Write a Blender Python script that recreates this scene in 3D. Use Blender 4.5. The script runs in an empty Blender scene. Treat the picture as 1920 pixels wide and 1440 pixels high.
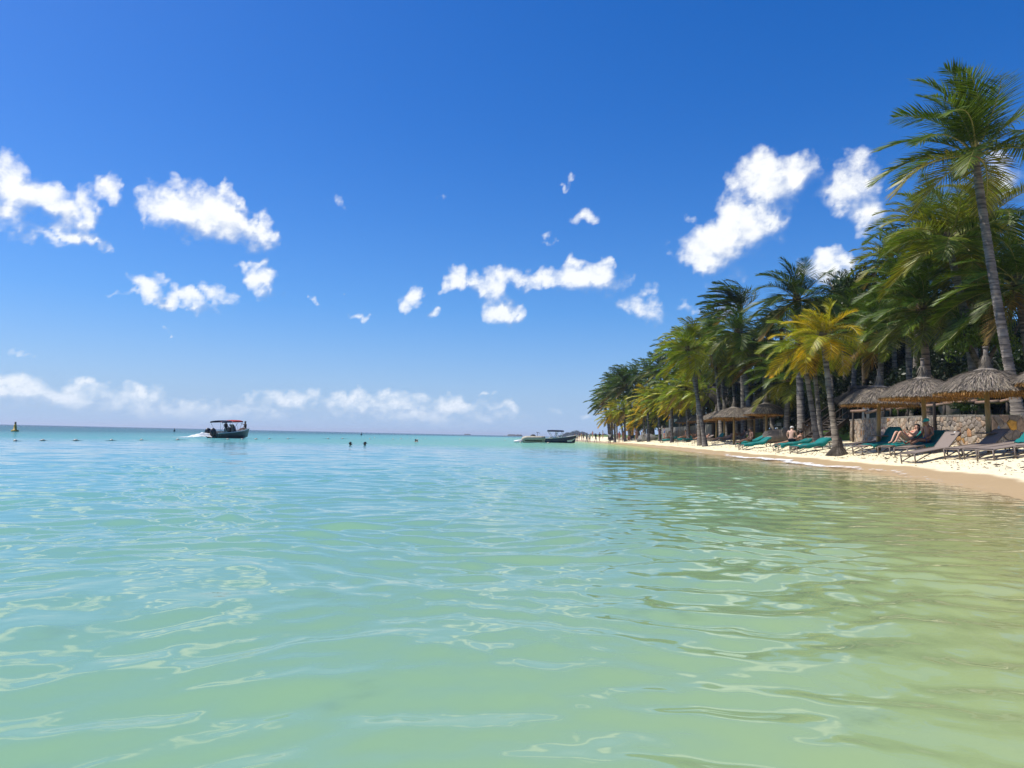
import bpy, bmesh, math, random
import numpy as np
from mathutils import Vector, Matrix

random.seed(11); np.random.seed(11)
R = math.radians
SC = bpy.context.scene
COL = SC.collection

# ------------------------------------------------------------------ camera
PITCH, ROLL, CAMZ, FPX = R(3.83), R(1.27), 0.9, 1443.0
cd = bpy.data.cameras.new('camera'); cam = bpy.data.objects.new('camera', cd); COL.objects.link(cam)
CM = Matrix.Rotation(R(90) + PITCH, 3, 'X') @ Matrix.Rotation(ROLL, 3, 'Z')
cam.matrix_world = Matrix.Translation((0, 0, CAMZ)) @ CM.to_4x4()
cd.sensor_width = 36; cd.lens = 36 * FPX / 1920; cd.clip_start = 0.05; cd.clip_end = 60000
SC.camera = cam

# ------------------------------------------------------------------ light, exposure
SUN_AZ, SUN_EL = R(-80), R(58)          # azimuth measured from +Y towards +X
SUNV = Vector((math.sin(SUN_AZ) * math.cos(SUN_EL), math.cos(SUN_AZ) * math.cos(SUN_EL), math.sin(SUN_EL)))
sd = bpy.data.lights.new('sun', 'SUN'); sd.energy = 4.9; sd.angle = R(0.53); sd.color = (1.0, 0.95, 0.86)
sun = bpy.data.objects.new('sun', sd); COL.objects.link(sun)
sun.rotation_euler = SUNV.to_track_quat('Z', 'Y').to_euler(); sun.location = (-30, 10, 40)
vs = SC.view_settings; vs.view_transform = 'Standard'; vs.look = 'None'; vs.gamma = 1; vs.exposure = 0.15
try: vs.use_curve_mapping = False
except Exception: pass
cy = SC.cycles
cy.use_denoising = True
try: cy.denoiser = 'OPENIMAGEDENOISE'
except Exception: pass
cy.max_bounces = 6; cy.diffuse_bounces = 2; cy.glossy_bounces = 3; cy.transmission_bounces = 3; cy.transparent_max_bounces = 12
cy.caustics_reflective = False; cy.caustics_refractive = False; cy.sample_clamp_indirect = 4.0

# ------------------------------------------------------------------ pixel helpers (1920x1440 photo pixels -> directions)
def ray(px, py):
    return (CM @ Vector(((px - 960) / FPX, (720 - py) / FPX, -1))).normalized()
def P(px, py, d):                        # point at depth Y = d
    r = ray(px, py); return Vector((0, 0, CAMZ)) + r * (d / r.y)
def G(px, py, z=0.0):                    # point on the plane Z = z
    r = ray(px, py); return Vector((0, 0, CAMZ)) + r * ((z - CAMZ) / r.z)
RT, FW = CM @ Vector((1, 0, 0)), CM @ Vector((0, 0, -1))
def col(px, Y, Z):                       # X of a photo column at depth Y, height Z
    u = (px - 960) / FPX; a = RT - u * FW
    return -(a.y * Y + a.z * (Z - CAMZ)) / a.x
def azel(px, py):
    r = ray(px, py); return math.atan2(r.x, r.y), math.asin(r.z)

# ------------------------------------------------------------------ node helpers
def nn(nt, typ, **kw):
    n = nt.nodes.new(typ)
    for k, v in kw.items():
        if k.startswith('i_'):
            key = k[2:]; key = int(key) if key.isdigit() else key.replace('_', ' ')
            s = n.inputs[key]
            if isinstance(v, bpy.types.NodeSocket): nt.links.new(v, s)
            else: s.default_value = v
        else: setattr(n, k, v)
    return n
def lk(nt, a, b): nt.links.new(a, b)
def mth(nt, op, a, b=None, c=None, clamp=False):
    n = nt.nodes.new('ShaderNodeMath'); n.operation = op; n.use_clamp = clamp
    for i, v in enumerate((a, b, c)):
        if v is None: continue
        if isinstance(v, bpy.types.NodeSocket): nt.links.new(v, n.inputs[i])
        else: n.inputs[i].default_value = v
    return n.outputs[0]
def vmth(nt, op, a, b=None):
    n = nt.nodes.new('ShaderNodeVectorMath'); n.operation = op
    for i, v in enumerate((a, b)):
        if v is None: continue
        if isinstance(v, bpy.types.NodeSocket): nt.links.new(v, n.inputs[i])
        else: n.inputs[i].default_value = v
    return n.outputs[0]
def mixc(nt, f, a, b, blend='MIX'):
    n = nt.nodes.new('ShaderNodeMix'); n.data_type = 'RGBA'; n.blend_type = blend
    for i, v in ((0, f), (6, a), (7, b)):
        if isinstance(v, bpy.types.NodeSocket): nt.links.new(v, n.inputs[i])
        else: n.inputs[i].default_value = v if i == 0 else (tuple(v) + (1,) if len(v) == 3 else v)
    return n.outputs[2]
def smooth(nt, v, a, b):
    n = nt.nodes.new('ShaderNodeMapRange'); n.interpolation_type = 'SMOOTHSTEP'
    nt.links.new(v, n.inputs[0]); n.inputs[1].default_value = a; n.inputs[2].default_value = b
    return n.outputs[0]
def ramp(nt, v, stops):
    n = nt.nodes.new('ShaderNodeValToRGB'); nt.links.new(v, n.inputs[0]); cr = n.color_ramp
    while len(cr.elements) < len(stops): cr.elements.new(0.5)
    for e, (p, c) in zip(cr.elements, stops):
        e.position = p; e.color = tuple(c) + (1,)
    return n.outputs[0]

# ------------------------------------------------------------------ sky (world): Nishita + cumulus field in direction space
CLOUDS = [  # photo px, py, half-width, half-height, tilt, weight
 (8,362,36,62,0,1),(62,365,44,34,-15,.9),(100,392,62,30,25,.75),(142,405,26,50,0,.85),(30,432,95,16,5,.55),(150,445,52,13,15,.8),(20,350,30,30,0,1),
 (205,356,34,28,-20,.8),(238,342,12,10,0,.5),(340,385,60,40,10,1),(400,402,78,46,18,1.1),(455,428,54,40,20,1),(345,360,40,26,0,.8),(430,365,24,22,0,.7),(362,432,44,12,10,.5),
 (282,540,46,28,10,.9),(335,562,62,18,12,.8),(410,550,46,24,15,.7),(235,556,46,8,0,.5),(440,572,20,14,30,.5),
 (500,536,32,30,0,.85),(478,503,30,14,-10,.6),(645,388,17,26,-15,.42),(588,555,18,9,20,.5),(674,592,30,11,12,.55),(643,542,9,8,0,.4),(308,633,24,6,3,.5),(60,648,50,6,3,.35),
 (768,557,27,23,15,.8),(816,592,18,15,0,.6),(855,520,38,26,-5,.95),(688,498,12,12,0,.32),
 (930,530,48,36,0,.9),(945,577,36,30,20,.85),(972,590,30,16,0,.7),(1010,530,62,24,0,.8),(1095,524,92,30,0,.9),(1072,500,30,20,-30,.7),(1142,498,30,14,10,.6),
 (1094,412,40,20,-15,.55),(1030,455,19,13,0,.42),(835,367,19,6,8,.4),(1055,343,16,12,0,.4),(805,408,22,8,0,.3),
 (1198,578,62,28,0,.62),(1225,545,50,22,-20,.42),(1210,485,18,12,-20,.4),(1292,576,40,14,-10,.5),(1282,398,22,16,0,.42),
 (1362,436,98,56,-25,1.15),(1315,474,52,42,-10,1),(1425,408,36,30,0,.8),(1450,335,82,50,-10,.95),(1396,352,46,18,-20,.7),(1485,310,46,34,0,.7),
 (1600,350,50,62,-20,.72),(1622,400,46,44,20,.72),(1556,362,34,26,0,.55),(1660,420,36,40,0,.4),(1592,320,46,30,0,.6),(1548,497,42,26,0,.95),(1885,325,60,46,-15,.5),(1372,520,70,40,-30,.42),(1375,570,60,20,-10,.45),
 (60,737,150,40,2,.62),(18,718,64,24,0,.75),(150,728,70,20,2,.62),(262,738,34,24,0,.66),(380,752,76,22,2,.55),(480,752,60,18,0,.5),(552,754,62,24,0,.58),(655,745,46,18,0,.66),(740,748,76,22,0,.6),(845,752,96,24,0,.6),(935,764,50,18,0,.5),
 (300,768,420,40,1.3,.56),(780,776,330,34,1.3,.54),(1112,773,30,14,0,.4),(914,734,20,8,0,.45),(475,717,18,6,0,.4),
]
wd = bpy.data.worlds.new('World'); SC.world = wd; wd.use_nodes = True
nt = wd.node_tree; nt.nodes.clear()
tc = nn(nt, 'ShaderNodeTexCoord'); sx = nn(nt, 'ShaderNodeSeparateXYZ', i_0=tc.outputs['Generated'])
az = mth(nt, 'ARCTAN2', sx.outputs[0], sx.outputs[1]); el = mth(nt, 'ARCSINE', sx.outputs[2])
pv = nn(nt, 'ShaderNodeCombineXYZ', i_0=az, i_1=el, i_2=0.0).outputs[0]
sky = nn(nt, 'ShaderNodeTexSky', sky_type='NISHITA', sun_disc=False, sun_elevation=SUN_EL, sun_rotation=SUN_AZ, altitude=0, air_density=1.0, dust_density=0.9, ozone_density=2.6)
hs = nn(nt, 'ShaderNodeHueSaturation', i_Saturation=1.45, i_Value=1.0, i_Color=sky.outputs[0])
tinted = mixc(nt, 1.0, hs.outputs[0], (0.86, 1.02, 1.42), 'MULTIPLY')
def haze_fac(t, e): return mth(t, 'POWER', 2.718, mth(t, 'MULTIPLY', mth(t, 'MAXIMUM', e, 0.0), -7.5))
hazed = mixc(nt, mth(nt, 'MULTIPLY', haze_fac(nt, el), 0.97), tinted, ramp(nt, el, [(0.0, (4.3, 6.1, 8.8)), (0.05, (3.6, 5.7, 9.0)), (0.16, (1.35, 4.4, 9.3)), (0.4, (0.8, 3.0, 8.0))]))
bg = nn(nt, 'ShaderNodeBackground', i_Color=hazed, i_Strength=0.092)
def cloud_look(t, vec, e, m0, m1):                    # cover and colour of fair-weather cumulus; m0/m1 = body here and a step sunward
    def raw(v, m, det, amp):
        n1 = nn(t, 'ShaderNodeTexNoise', i_Vector=vmth(t, 'MULTIPLY', v, (1.0, 1.25, 1.0)), i_Scale=36.0, i_Detail=det, i_Roughness=0.60)
        r = mth(t, 'ADD', mth(t, 'MULTIPLY', m, 1.85), mth(t, 'MULTIPLY', mth(t, 'SUBTRACT', n1.outputs['Fac'], 0.5), amp))
        return mth(t, 'SUBTRACT', r, mth(t, 'MULTIPLY', mth(t, 'POWER', mth(t, 'SUBTRACT', 1.0, m), 6.0), 1.5))
    r0 = raw(vec, m0, 9.0, 3.3)                       # thickness; lighting from a softer version of it, stepped towards the sun
    lit = mth(t, 'ADD', 0.77, mth(t, 'MULTIPLY', mth(t, 'SUBTRACT', raw(vec, m0, 2.5, 1.5), raw(vmth(t, 'ADD', vec, (-0.016, 0.022, 0)), m1, 2.5, 1.5)), 0.78), clamp=True)
    dens = smooth(t, mth(t, 'DIVIDE', r0, mth(t, 'SUBTRACT', 2.9, mth(t, 'MULTIPLY', lit, 1.1))), -0.06, 1.0)
    c = mixc(t, lit, (0.28, 0.40, 0.65), (0.97, 0.98, 0.97))
    c = mixc(t, mth(t, 'MULTIPLY', haze_fac(t, e), 0.55), c, (0.56, 0.70, 0.93))
    cover = mth(t, 'MULTIPLY', mth(t, 'MULTIPLY', dens, smooth(t, e, 0.0, 0.035)), 0.97)
    return cover, c
# all round, outside the picture, the same fair-weather field at random
fn = nn(nt, 'ShaderNodeTexNoise', i_Vector=vmth(nt, 'MULTIPLY', pv, (1.0, 1.5, 1.0)), i_Scale=5.5, i_Detail=4.0)
mo = smooth(nt, fn.outputs['Fac'], 0.60, 0.82)
outside = mth(nt, 'SUBTRACT', 1.0, mth(nt, 'MULTIPLY', mth(nt, 'COMPARE', az, 0.0, 0.72), mth(nt, 'COMPARE', el, 0.0, 0.52)))
cov, cc = cloud_look(nt, pv, el, mo, mo)
bc = nn(nt, 'ShaderNodeBackground', i_Color=cc, i_Strength=1.0)
mx = nn(nt, 'ShaderNodeMixShader', i_0=mth(nt, 'MULTIPLY', cov, outside), i_1=bg.outputs[0], i_2=bc.outputs[0])
wo = nn(nt, 'ShaderNodeOutputWorld', i_Surface=mx.outputs[0])
wd.cycles.sampling_method = 'MANUAL'; wd.cycles.sample_map_resolution = 512

# the clouds in view: a stretch of sky dome 14 km out that carries them
def vnoise(x, y, seed, octs=4, rough=0.55):
    out = np.zeros_like(x); amp = 1.0; tot = 0
    for o in range(octs):
        g = np.random.RandomState(seed + o).rand(256, 256); f = 2 ** o
        xx = x * f + 71.3 * o; yy = y * f + 13.7 * o; xi = np.floor(xx).astype(int); yi = np.floor(yy).astype(int); fx = xx - xi; fy = yy - yi
        fx = fx * fx * fx * (fx * (fx * 6 - 15) + 10); fy = fy * fy * fy * (fy * (fy * 6 - 15) + 10)
        a = g[yi % 256, xi % 256]; b = g[yi % 256, (xi + 1) % 256]; c = g[(yi + 1) % 256, xi % 256]; d = g[(yi + 1) % 256, (xi + 1) % 256]
        out += amp * ((a * (1 - fx) + b * fx) * (1 - fy) + (c * (1 - fx) + d * fx) * fy - 0.5); tot += amp; amp *= rough
    return out / tot * 2
def cloud_body(a, e):
    wa = a + 0.029 * vnoise(a * 32 + 50, e * 26 + 50, 100, 5, 0.62); we = e + 0.022 * vnoise(a * 32 + 90, e * 26 + 20, 200, 5, 0.62)
    acc = np.zeros_like(a)
    for (px, py, rx, ry, rot, wgt) in CLOUDS:
        ca, ce = azel(px, py); q = R(-rot - 1.27); dx = wa - ca; dy = we - ce
        u = (dx * math.cos(q) + dy * math.sin(q)) / (rx * 1.45 / FPX); v = (-dx * math.sin(q) + dy * math.cos(q)) / (ry * 1.45 / FPX)
        m = np.clip(1 - np.sqrt(u * u + v * v), 0, 1) * wgt
        h = np.clip(0.10 - np.abs(acc - m), 0, 1) / 0.10; acc = np.where((acc > 0) & (m > 0), np.maximum(acc, m) + h * h * h * 0.10 / 6, np.maximum(acc, m))
    t = np.clip(acc / 0.90, 0, 1); return t * t * (3 - 2 * t)

# ------------------------------------------------------------------ mesh helpers
class MB:
    def __init__(s): s.v = []; s.f = []; s.m = []; s.c = []; s.cur = 0; s.col = None
    def add(s, vs, fs):
        b = len(s.v); s.v.extend([tuple(p) for p in vs])
        for f in fs: s.f.append(tuple(i + b for i in f)); s.m.append(s.cur); s.c.append(s.col)
        return b
    def box(s, c, d, rot=None, taper=1.0):
        x, y, z = d[0] / 2, d[1] / 2, d[2] / 2; c = Vector(c)
        vs = [Vector((sx * x * (taper if sz > 0 else 1), sy * y * (taper if sz > 0 else 1), sz * z)) for sz in (-1, 1) for sx, sy in ((-1, -1), (1, -1), (1, 1), (-1, 1))]
        if rot is not None: vs = [rot @ v for v in vs]
        s.add([v + c for v in vs], [(3, 2, 1, 0), (4, 5, 6, 7), (0, 1, 5, 4), (1, 2, 6, 5), (2, 3, 7, 6), (3, 0, 4, 7)])
    def tube(s, pts, rad, n=8, caps=True):
        pts = [Vector(p) for p in pts]; k = len(pts)
        if not hasattr(rad, '__len__'): rad = [rad] * k
        t0 = (pts[1] - pts[0]).normalized()
        up = Vector((0, 0, 1)) if abs(t0.z) < 0.9 else Vector((0, 1, 0))
        a = t0.cross(up).normalized(); vs = []
        for i, p in enumerate(pts):
            t = (pts[min(i + 1, k - 1)] - pts[max(i - 1, 0)]).normalized()
            a = (a - t * a.dot(t)).normalized(); b = t.cross(a)
            for j in range(n):
                q = 2 * math.pi * j / n; vs.append(p + (a * math.cos(q) + b * math.sin(q)) * rad[i])
        fs = [(i * n + j, i * n + (j + 1) % n, (i + 1) * n + (j + 1) % n, (i + 1) * n + j) for i in range(k - 1) for j in range(n)]
        if caps: fs += [tuple(range(n - 1, -1, -1)), tuple((k - 1) * n + j for j in range(n))]
        s.add(vs, fs)
    def lathe(s, prof, n=16, c=(0, 0, 0), cap=True):
        c = Vector(c); vs = [c + Vector((r * math.cos(2 * math.pi * j / n), r * math.sin(2 * math.pi * j / n), z)) for r, z in prof for j in range(n)]
        k = len(prof); fs = [(i * n + j, i * n + (j + 1) % n, (i + 1) * n + (j + 1) % n, (i + 1) * n + j) for i in range(k - 1) for j in range(n)]
        if cap: fs += [tuple(range(n - 1, -1, -1)), tuple((k - 1) * n + j for j in range(n))]
        s.add(vs, fs)
    def ball(s, c, r, n=10, k=6, f=None):
        c = Vector(c); r = Vector(r if hasattr(r, '__len__') else (r, r, r)); vs = []
        for i in range(k + 1):
            th = math.pi * i / k
            for j in range(n):
                q = 2 * math.pi * j / n; p = Vector((math.sin(th) * math.cos(q) * r.x, math.sin(th) * math.sin(q) * r.y, math.cos(th) * r.z))
                vs.append(c + (f(p) if f else p))
        s.add(vs, [((i + 1) * n + j, (i + 1) * n + (j + 1) % n, i * n + (j + 1) % n, i * n + j) for i in range(k) for j in range(n)])
    def mesh(s, name, mats, smooth=False):
        me = bpy.data.meshes.new(name); me.from_pydata(s.v, [], s.f)
        for m in (mats if isinstance(mats, (list, tuple)) else [mats]): me.materials.append(m)
        if any(s.m): me.polygons.foreach_set('material_index', s.m)
        if any(c is not None for c in s.c):
            ca = me.color_attributes.new('tint', 'FLOAT_COLOR', 'CORNER'); arr = []
            for f, c in zip(s.f, s.c): arr += list((c or (1, 1, 1)) + (1,)) * len(f)
            ca.data.foreach_set('color', arr)
        if smooth: me.polygons.foreach_set('use_smooth', [True] * len(me.polygons))
        me.update(); return me
    def build(s, name, mats, parent=None, smooth=False, loc=None):
        return obj(name, s.mesh(name, mats, smooth), parent, loc)
def obj(name, me, parent=None, loc=None, rz=None, color=None):
    o = bpy.data.objects.new(name, me); COL.objects.link(o)
    if parent is not None: o.parent = parent
    if loc is not None: o.location = loc
    if rz is not None: o.rotation_euler = (0, 0, rz)
    if color is not None: o.color = tuple(color) + (1,)
    return o
def tag(o, label, cat, group=None):
    o['label'] = label; o['category'] = cat
    if group: o['group'] = group
    return o
def thing(name, label, cat, loc=(0, 0, 0), rz=0.0, group=None):
    o = bpy.data.objects.new(name, None); COL.objects.link(o); o.location = loc; o.rotation_euler = (0, 0, rz)
    o.empty_display_size = 0.2
    return tag(o, label, cat, group)
def copy_tree(o, parent=None):
    c = o.copy(); COL.objects.link(c); c.parent = parent
    for ch in list(o.children): copy_tree(ch, c)
    return c
def lerp(a, b, t): return a + (b - a) * t

# ------------------------------------------------------------------ materials
def mat(name, c1, c2=None, scale=8.0, rough=0.7, bump=0.0, bscale=40.0, metal=0.0, spec=0.4, objcol=False, tint=False, stretch=(1, 1, 1), transl=0.0, detail=6.0, coord='Object', bdist=0.02):
    m = bpy.data.materials.new(name); m.use_nodes = True; t = m.node_tree; t.nodes.clear()
    o = nn(t, 'ShaderNodeOutputMaterial'); b = nn(t, 'ShaderNodeBsdfPrincipled', i_Roughness=rough, i_Metallic=metal)
    b.inputs['Specular IOR Level'].default_value = spec
    tcn = nn(t, 'ShaderNodeTexCoord'); mp = nn(t, 'ShaderNodeMapping', i_Vector=tcn.outputs[coord]); mp.inputs['Scale'].default_value = stretch
    no = nn(t, 'ShaderNodeTexNoise', i_Vector=mp.outputs[0], i_Scale=scale, i_Detail=detail, i_Roughness=0.6)
    if c2 is None: c2 = tuple(x * 0.72 for x in c1)
    c = mixc(t, smooth(t, no.outputs['Fac'], 0.3, 0.7), c1, c2)
    if objcol:
        oi = nn(t, 'ShaderNodeObjectInfo'); c = mixc(t, 1.0, c, oi.outputs['Color'], 'MULTIPLY')
    if tint:
        at = nn(t, 'ShaderNodeAttribute', attribute_name='tint'); c = mixc(t, 1.0, c, at.outputs['Color'], 'MULTIPLY')
    lk(t, c, b.inputs['Base Color'])
    if bump:
        nb = nn(t, 'ShaderNodeTexNoise', i_Vector=mp.outputs[0], i_Scale=bscale, i_Detail=5.0)
        bu = nn(t, 'ShaderNodeBump', i_Strength=bump, i_Distance=bdist, i_Height=nb.outputs['Fac']); lk(t, bu.outputs[0], b.inputs['Normal'])
    if transl:
        tr = nn(t, 'ShaderNodeBsdfTranslucent'); lk(t, c, tr.inputs[0])
        ms = nn(t, 'ShaderNodeMixShader', i_0=transl, i_1=b.outputs[0], i_2=tr.outputs[0]); lk(t, ms.outputs[0], o.inputs[0])
    else: lk(t, b.outputs[0], o.inputs[0])
    return m
M = {}
M['frond'] = mat('palm_leaf', (1.0, 1.0, 1.0), (0.62, 0.66, 0.55), 3.0, 0.44, spec=0.32, objcol=True, tint=True, transl=0.34)
M['rachis'] = mat('palm_rib', (0.30, 0.24, 0.06), (0.20, 0.19, 0.05), 3.0, 0.45)
M['bark'] = mat('palm_bark', (0.27, 0.235, 0.195), (0.06, 0.05, 0.042), 1.5, 0.9, 1.0, 2.0, objcol=True, stretch=(.8, .8, 6.5), bdist=0.05)
M['leaf'] = mat('tree_leaf', (1.0, 1.0, 1.0), (0.55, 0.6, 0.5), 1.6, 0.42, objcol=True, transl=0.28, spec=0.4)
M['wood_dark'] = mat('dark_timber', (0.060, 0.042, 0.030), (0.032, 0.024, 0.018), 6.0, 0.75, 0.4, 30, stretch=(1, 1, 4))
M['thatch'] = mat('thatch_straw', (0.30, 0.255, 0.195), (0.165, 0.14, 0.11), 30.0, 0.9, tint=True)
M['fringe'] = mat('thatch_fringe', (0.46, 0.25, 0.075), (0.30, 0.145, 0.04), 30.0, 0.85, tint=True)
M['thatch_dark'] = mat('old_thatch', (0.085, 0.075, 0.065), (0.04, 0.036, 0.032), 9.0, 0.95, 0.8, 40, stretch=(1, 1, 0.3))
M['pole'] = mat('peeled_log', (0.33, 0.225, 0.085), (0.21, 0.15, 0.06), 5.0, 0.6, 0.3, 30, stretch=(6, 6, 1))
M['rail'] = mat('weathered_log', (0.30, 0.18, 0.12), (0.18, 0.12, 0.085), 5.0, 0.7, 0.3, 30)
M['greylog'] = mat('grey_weathered_wood', (0.20, 0.165, 0.13), (0.11, 0.09, 0.075), 8.0, 0.85, 0.4, 30, stretch=(4, 4, 1))
M['stone'] = mat('wall_stone', (1.0, 1.0, 1.0), (0.58, 0.56, 0.54), 9.0, 0.9, 0.7, 30, objcol=True, bdist=0.03)
M['stone_t'] = mat('wall_stone_small', (1.0, 1.0, 1.0), (0.62, 0.6, 0.58), 9.0, 0.9, 0.6, 30, tint=True)
M['mortar'] = mat('mortar', (0.36, 0.31, 0.25), (0.24, 0.21, 0.17), 14.0, 0.95, 0.5, 60)
M['plaster'] = mat('grey_render', (0.21, 0.20, 0.18), (0.13, 0.125, 0.115), 3.0, 0.9, 0.4, 30)
M['taupe'] = mat('taupe_frame', (0.19, 0.15, 0.12), (0.16, 0.125, 0.10), 20.0, 0.5)
M['sling'] = mat('sling_fabric', (0.255, 0.20, 0.165), (0.20, 0.16, 0.13), 60.0, 0.8, 0.2, 220)
M['towel'] = mat('towel', (1.0, 1.0, 1.0), (0.80, 0.80, 0.80), 25.0, 0.95, 0.5, 160, objcol=True)
M['skin'] = mat('skin', (1.0, 1.0, 1.0), (0.86, 0.82, 0.80), 9.0, 0.5, objcol=True)
M['cloth'] = mat('cloth', (1.0, 1.0, 1.0), (0.8, 0.8, 0.8), 25.0, 0.9, 0.2, 90, objcol=True)
M['hair'] = mat('hair', (1.0, 1.0, 1.0), (0.55, 0.55, 0.55), 40.0, 0.6, objcol=True)
M['white'] = mat('white_gelcoat', (0.78, 0.77, 0.74), (0.70, 0.69, 0.66), 3.0, 0.3)
M['cream'] = mat('cream_vinyl', (0.50, 0.45, 0.33), (0.42, 0.37, 0.27), 3.0, 0.55)
M['navy'] = mat('navy_gelcoat', (0.012, 0.03, 0.085), (0.01, 0.022, 0.06), 3.0, 0.25)
M['black'] = mat('black_plastic', (0.012, 0.013, 0.016), (0.02, 0.02, 0.022), 4.0, 0.3)
M['navycloth'] = mat('navy_canvas', (0.010, 0.014, 0.045), (0.016, 0.02, 0.055), 6.0, 0.8)
M['red'] = mat('red_canvas', (0.55, 0.045, 0.03), (0.42, 0.035, 0.025), 6.0, 0.8, transl=0.25)
M['steel'] = mat('steel_tube', (0.55, 0.55, 0.56), (0.45, 0.45, 0.46), 6.0, 0.25, metal=1.0)
M['glass'] = mat('tinted_screen', (0.03, 0.04, 0.05), (0.04, 0.05, 0.06), 2.0, 0.06, spec=0.6)
M['yellow'] = mat('buoy_yellow', (0.50, 0.33, 0.03), (0.36, 0.24, 0.03), 4.0, 0.55)
M['float'] = mat('float_plastic', (0.62, 0.58, 0.48), (0.36, 0.30, 0.22), 6.0, 0.55)
M['rope'] = mat('rope', (0.10, 0.10, 0.09), (0.05, 0.06, 0.05), 30.0, 0.9)
M['foam'] = mat('sea_foam', (0.84, 0.82, 0.76), (0.70, 0.68, 0.62), 30.0, 0.8, 0.4, 60)
M['litter'] = mat('dry_leaf', (0.09, 0.055, 0.03), (0.045, 0.03, 0.02), 6.0, 0.9)
M['redpaint'] = mat('red_cloth', (0.22, 0.03, 0.03), (0.16, 0.02, 0.02), 8.0, 0.9)
M['slate'] = mat('slate_panel', (0.085, 0.10, 0.105), (0.06, 0.07, 0.075), 3.0, 0.7)
M['canvas'] = mat('white_canvas', (0.75, 0.75, 0.72), (0.66, 0.66, 0.64), 5.0, 0.85, transl=0.2)
M['hull'] = mat('boat_hull_green', (0.035, 0.075, 0.075), (0.028, 0.06, 0.06), 3.0, 0.3)
M['deck'] = mat('boat_deck', (0.34, 0.35, 0.35), (0.27, 0.28, 0.28), 5.0, 0.55)
M['rockm'] = mat('rock', (0.16, 0.13, 0.10), (0.08, 0.07, 0.06), 3.0, 0.95, 0.8, 12)
M['root'] = mat('root_mat', (0.17, 0.145, 0.11), (0.085, 0.07, 0.055), 18.0, 0.95, 1.0, 40)

# ------------------------------------------------------------------ shore and ground heights
SY = np.arange(-400, 1200, 1.0)
SX = np.interp(SY, [-400, -60, -20, 0, 6, 13, 20.6, 26, 38.7, 55, 72, 100, 134, 165, 200, 260, 330, 420, 1200],
               [-210, -26, -4, 4.2, 6.4, 8.75, 10.9, 11.5, 12.1, 13.0, 14.3, 15.7, 16.3, 15.4, 14.2, 13.5, 22, 60, 420])
ker = np.ones(7) / 7; SX = np.convolve(np.pad(SX, 3, 'edge'), ker, 'valid')
SG = np.gradient(SX, SY)
def shore_s(x, y):                       # metres inland from the waterline
    g = np.interp(y, SY, SG); return (x - np.interp(y, SY, SX)) / np.sqrt(1 + g * g)
def ground_z(x, y):
    s = shore_s(np.asarray(x, float), np.asarray(y, float))
    return np.interp(s, [-3000, -1500, -600, -250, -100, -40, -15, -8, -4, -2, 0, 0.7, 1.5, 2.6, 4, 5.5, 8, 12, 30, 4000],
                     [-26, -22, -9, -5.5, -3.4, -2.1, -1.15, -0.78, -0.48, -0.26, 0, 0.13, 0.29, 0.47, 0.68, 0.84, 1.02, 1.22, 1.6, 3.0])
def gz(x, y): return float(ground_z(x, y))
def on_sand(px, d):                      # foot point on the beach for a photo column and depth
    z = 0.5
    for _ in range(5): x = col(px, d, z); z = gz(x, d)
    return Vector((x, d, z))

def struct(o): o['kind'] = 'structure'; return o
def stuff(o): o['kind'] = 'stuff'; return o
def grid_mesh(name, X, Y, Z, m, keep=None, smooth=True):
    r, c = X.shape; co = np.stack([X, Y, Z], -1).reshape(-1, 3)
    idx = np.arange(r * c).reshape(r, c)
    q = np.stack([idx[:-1, :-1], idx[:-1, 1:], idx[1:, 1:], idx[1:, :-1]], -1).reshape(-1, 4)
    if keep is not None: q = q[keep.reshape(-1)]
    me = bpy.data.meshes.new(name); me.vertices.add(len(co)); me.vertices.foreach_set('co', co.astype(np.float32).ravel())
    me.loops.add(q.size); me.loops.foreach_set('vertex_index', q.astype(np.int32).ravel())
    me.polygons.add(len(q)); me.polygons.foreach_set('loop_start', np.arange(0, q.size, 4, dtype=np.int32))
    try: me.polygons.foreach_set('loop_total', np.full(len(q), 4, np.int32))
    except Exception: pass
    me.materials.append(m); me.update(calc_edges=True); me.validate()
    if smooth: me.polygons.foreach_set('use_smooth', [True] * len(me.polygons))
    return me

# ------------------------------------------------------------------ cloud-bearing stretch of the sky
def sky_material():
    m = bpy.data.materials.new('sky_clouds'); m.use_nodes = True; t = m.node_tree; t.nodes.clear()
    o = nn(t, 'ShaderNodeOutputMaterial'); ge = nn(t, 'ShaderNodeTexCoord'); nv = vmth(t, 'NORMALIZE', ge.outputs['Object']); s3 = nn(t, 'ShaderNodeSeparateXYZ', i_0=nv)
    a = mth(t, 'ARCTAN2', s3.outputs[0], s3.outputs[1]); e = mth(t, 'ARCSINE', s3.outputs[2])
    vec = nn(t, 'ShaderNodeCombineXYZ', i_0=a, i_1=e, i_2=0.0).outputs[0]
    m0 = nn(t, 'ShaderNodeAttribute', attribute_name='body').outputs['Fac']; m1 = nn(t, 'ShaderNodeAttribute', attribute_name='body_sunward').outputs['Fac']
    cov, c = cloud_look(t, vec, e, m0, m1)
    em = nn(t, 'ShaderNodeEmission', i_Color=c, i_Strength=1.0); tr = nn(t, 'ShaderNodeBsdfTransparent')
    ms = nn(t, 'ShaderNodeMixShader', i_0=cov, i_1=tr.outputs[0], i_2=em.outputs[0]); lk(t, ms.outputs[0], o.inputs[0])
    m.cycles.emission_sampling = 'NONE'
    return m
M['sky'] = sky_material()
DA, DE = np.meshgrid(np.arange(-0.72, 0.7201, 0.003), np.arange(0.0, 0.5201, 0.003)); D_ = 14000.0
sme = grid_mesh('sky', np.sin(DA) * np.cos(DE) * D_, np.cos(DA) * np.cos(DE) * D_, np.sin(DE) * D_, M['sky'])
edge = np.clip((0.70 - np.abs(DA)) / 0.04, 0, 1) * np.clip((0.515 - DE) / 0.03, 0, 1)
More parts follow.
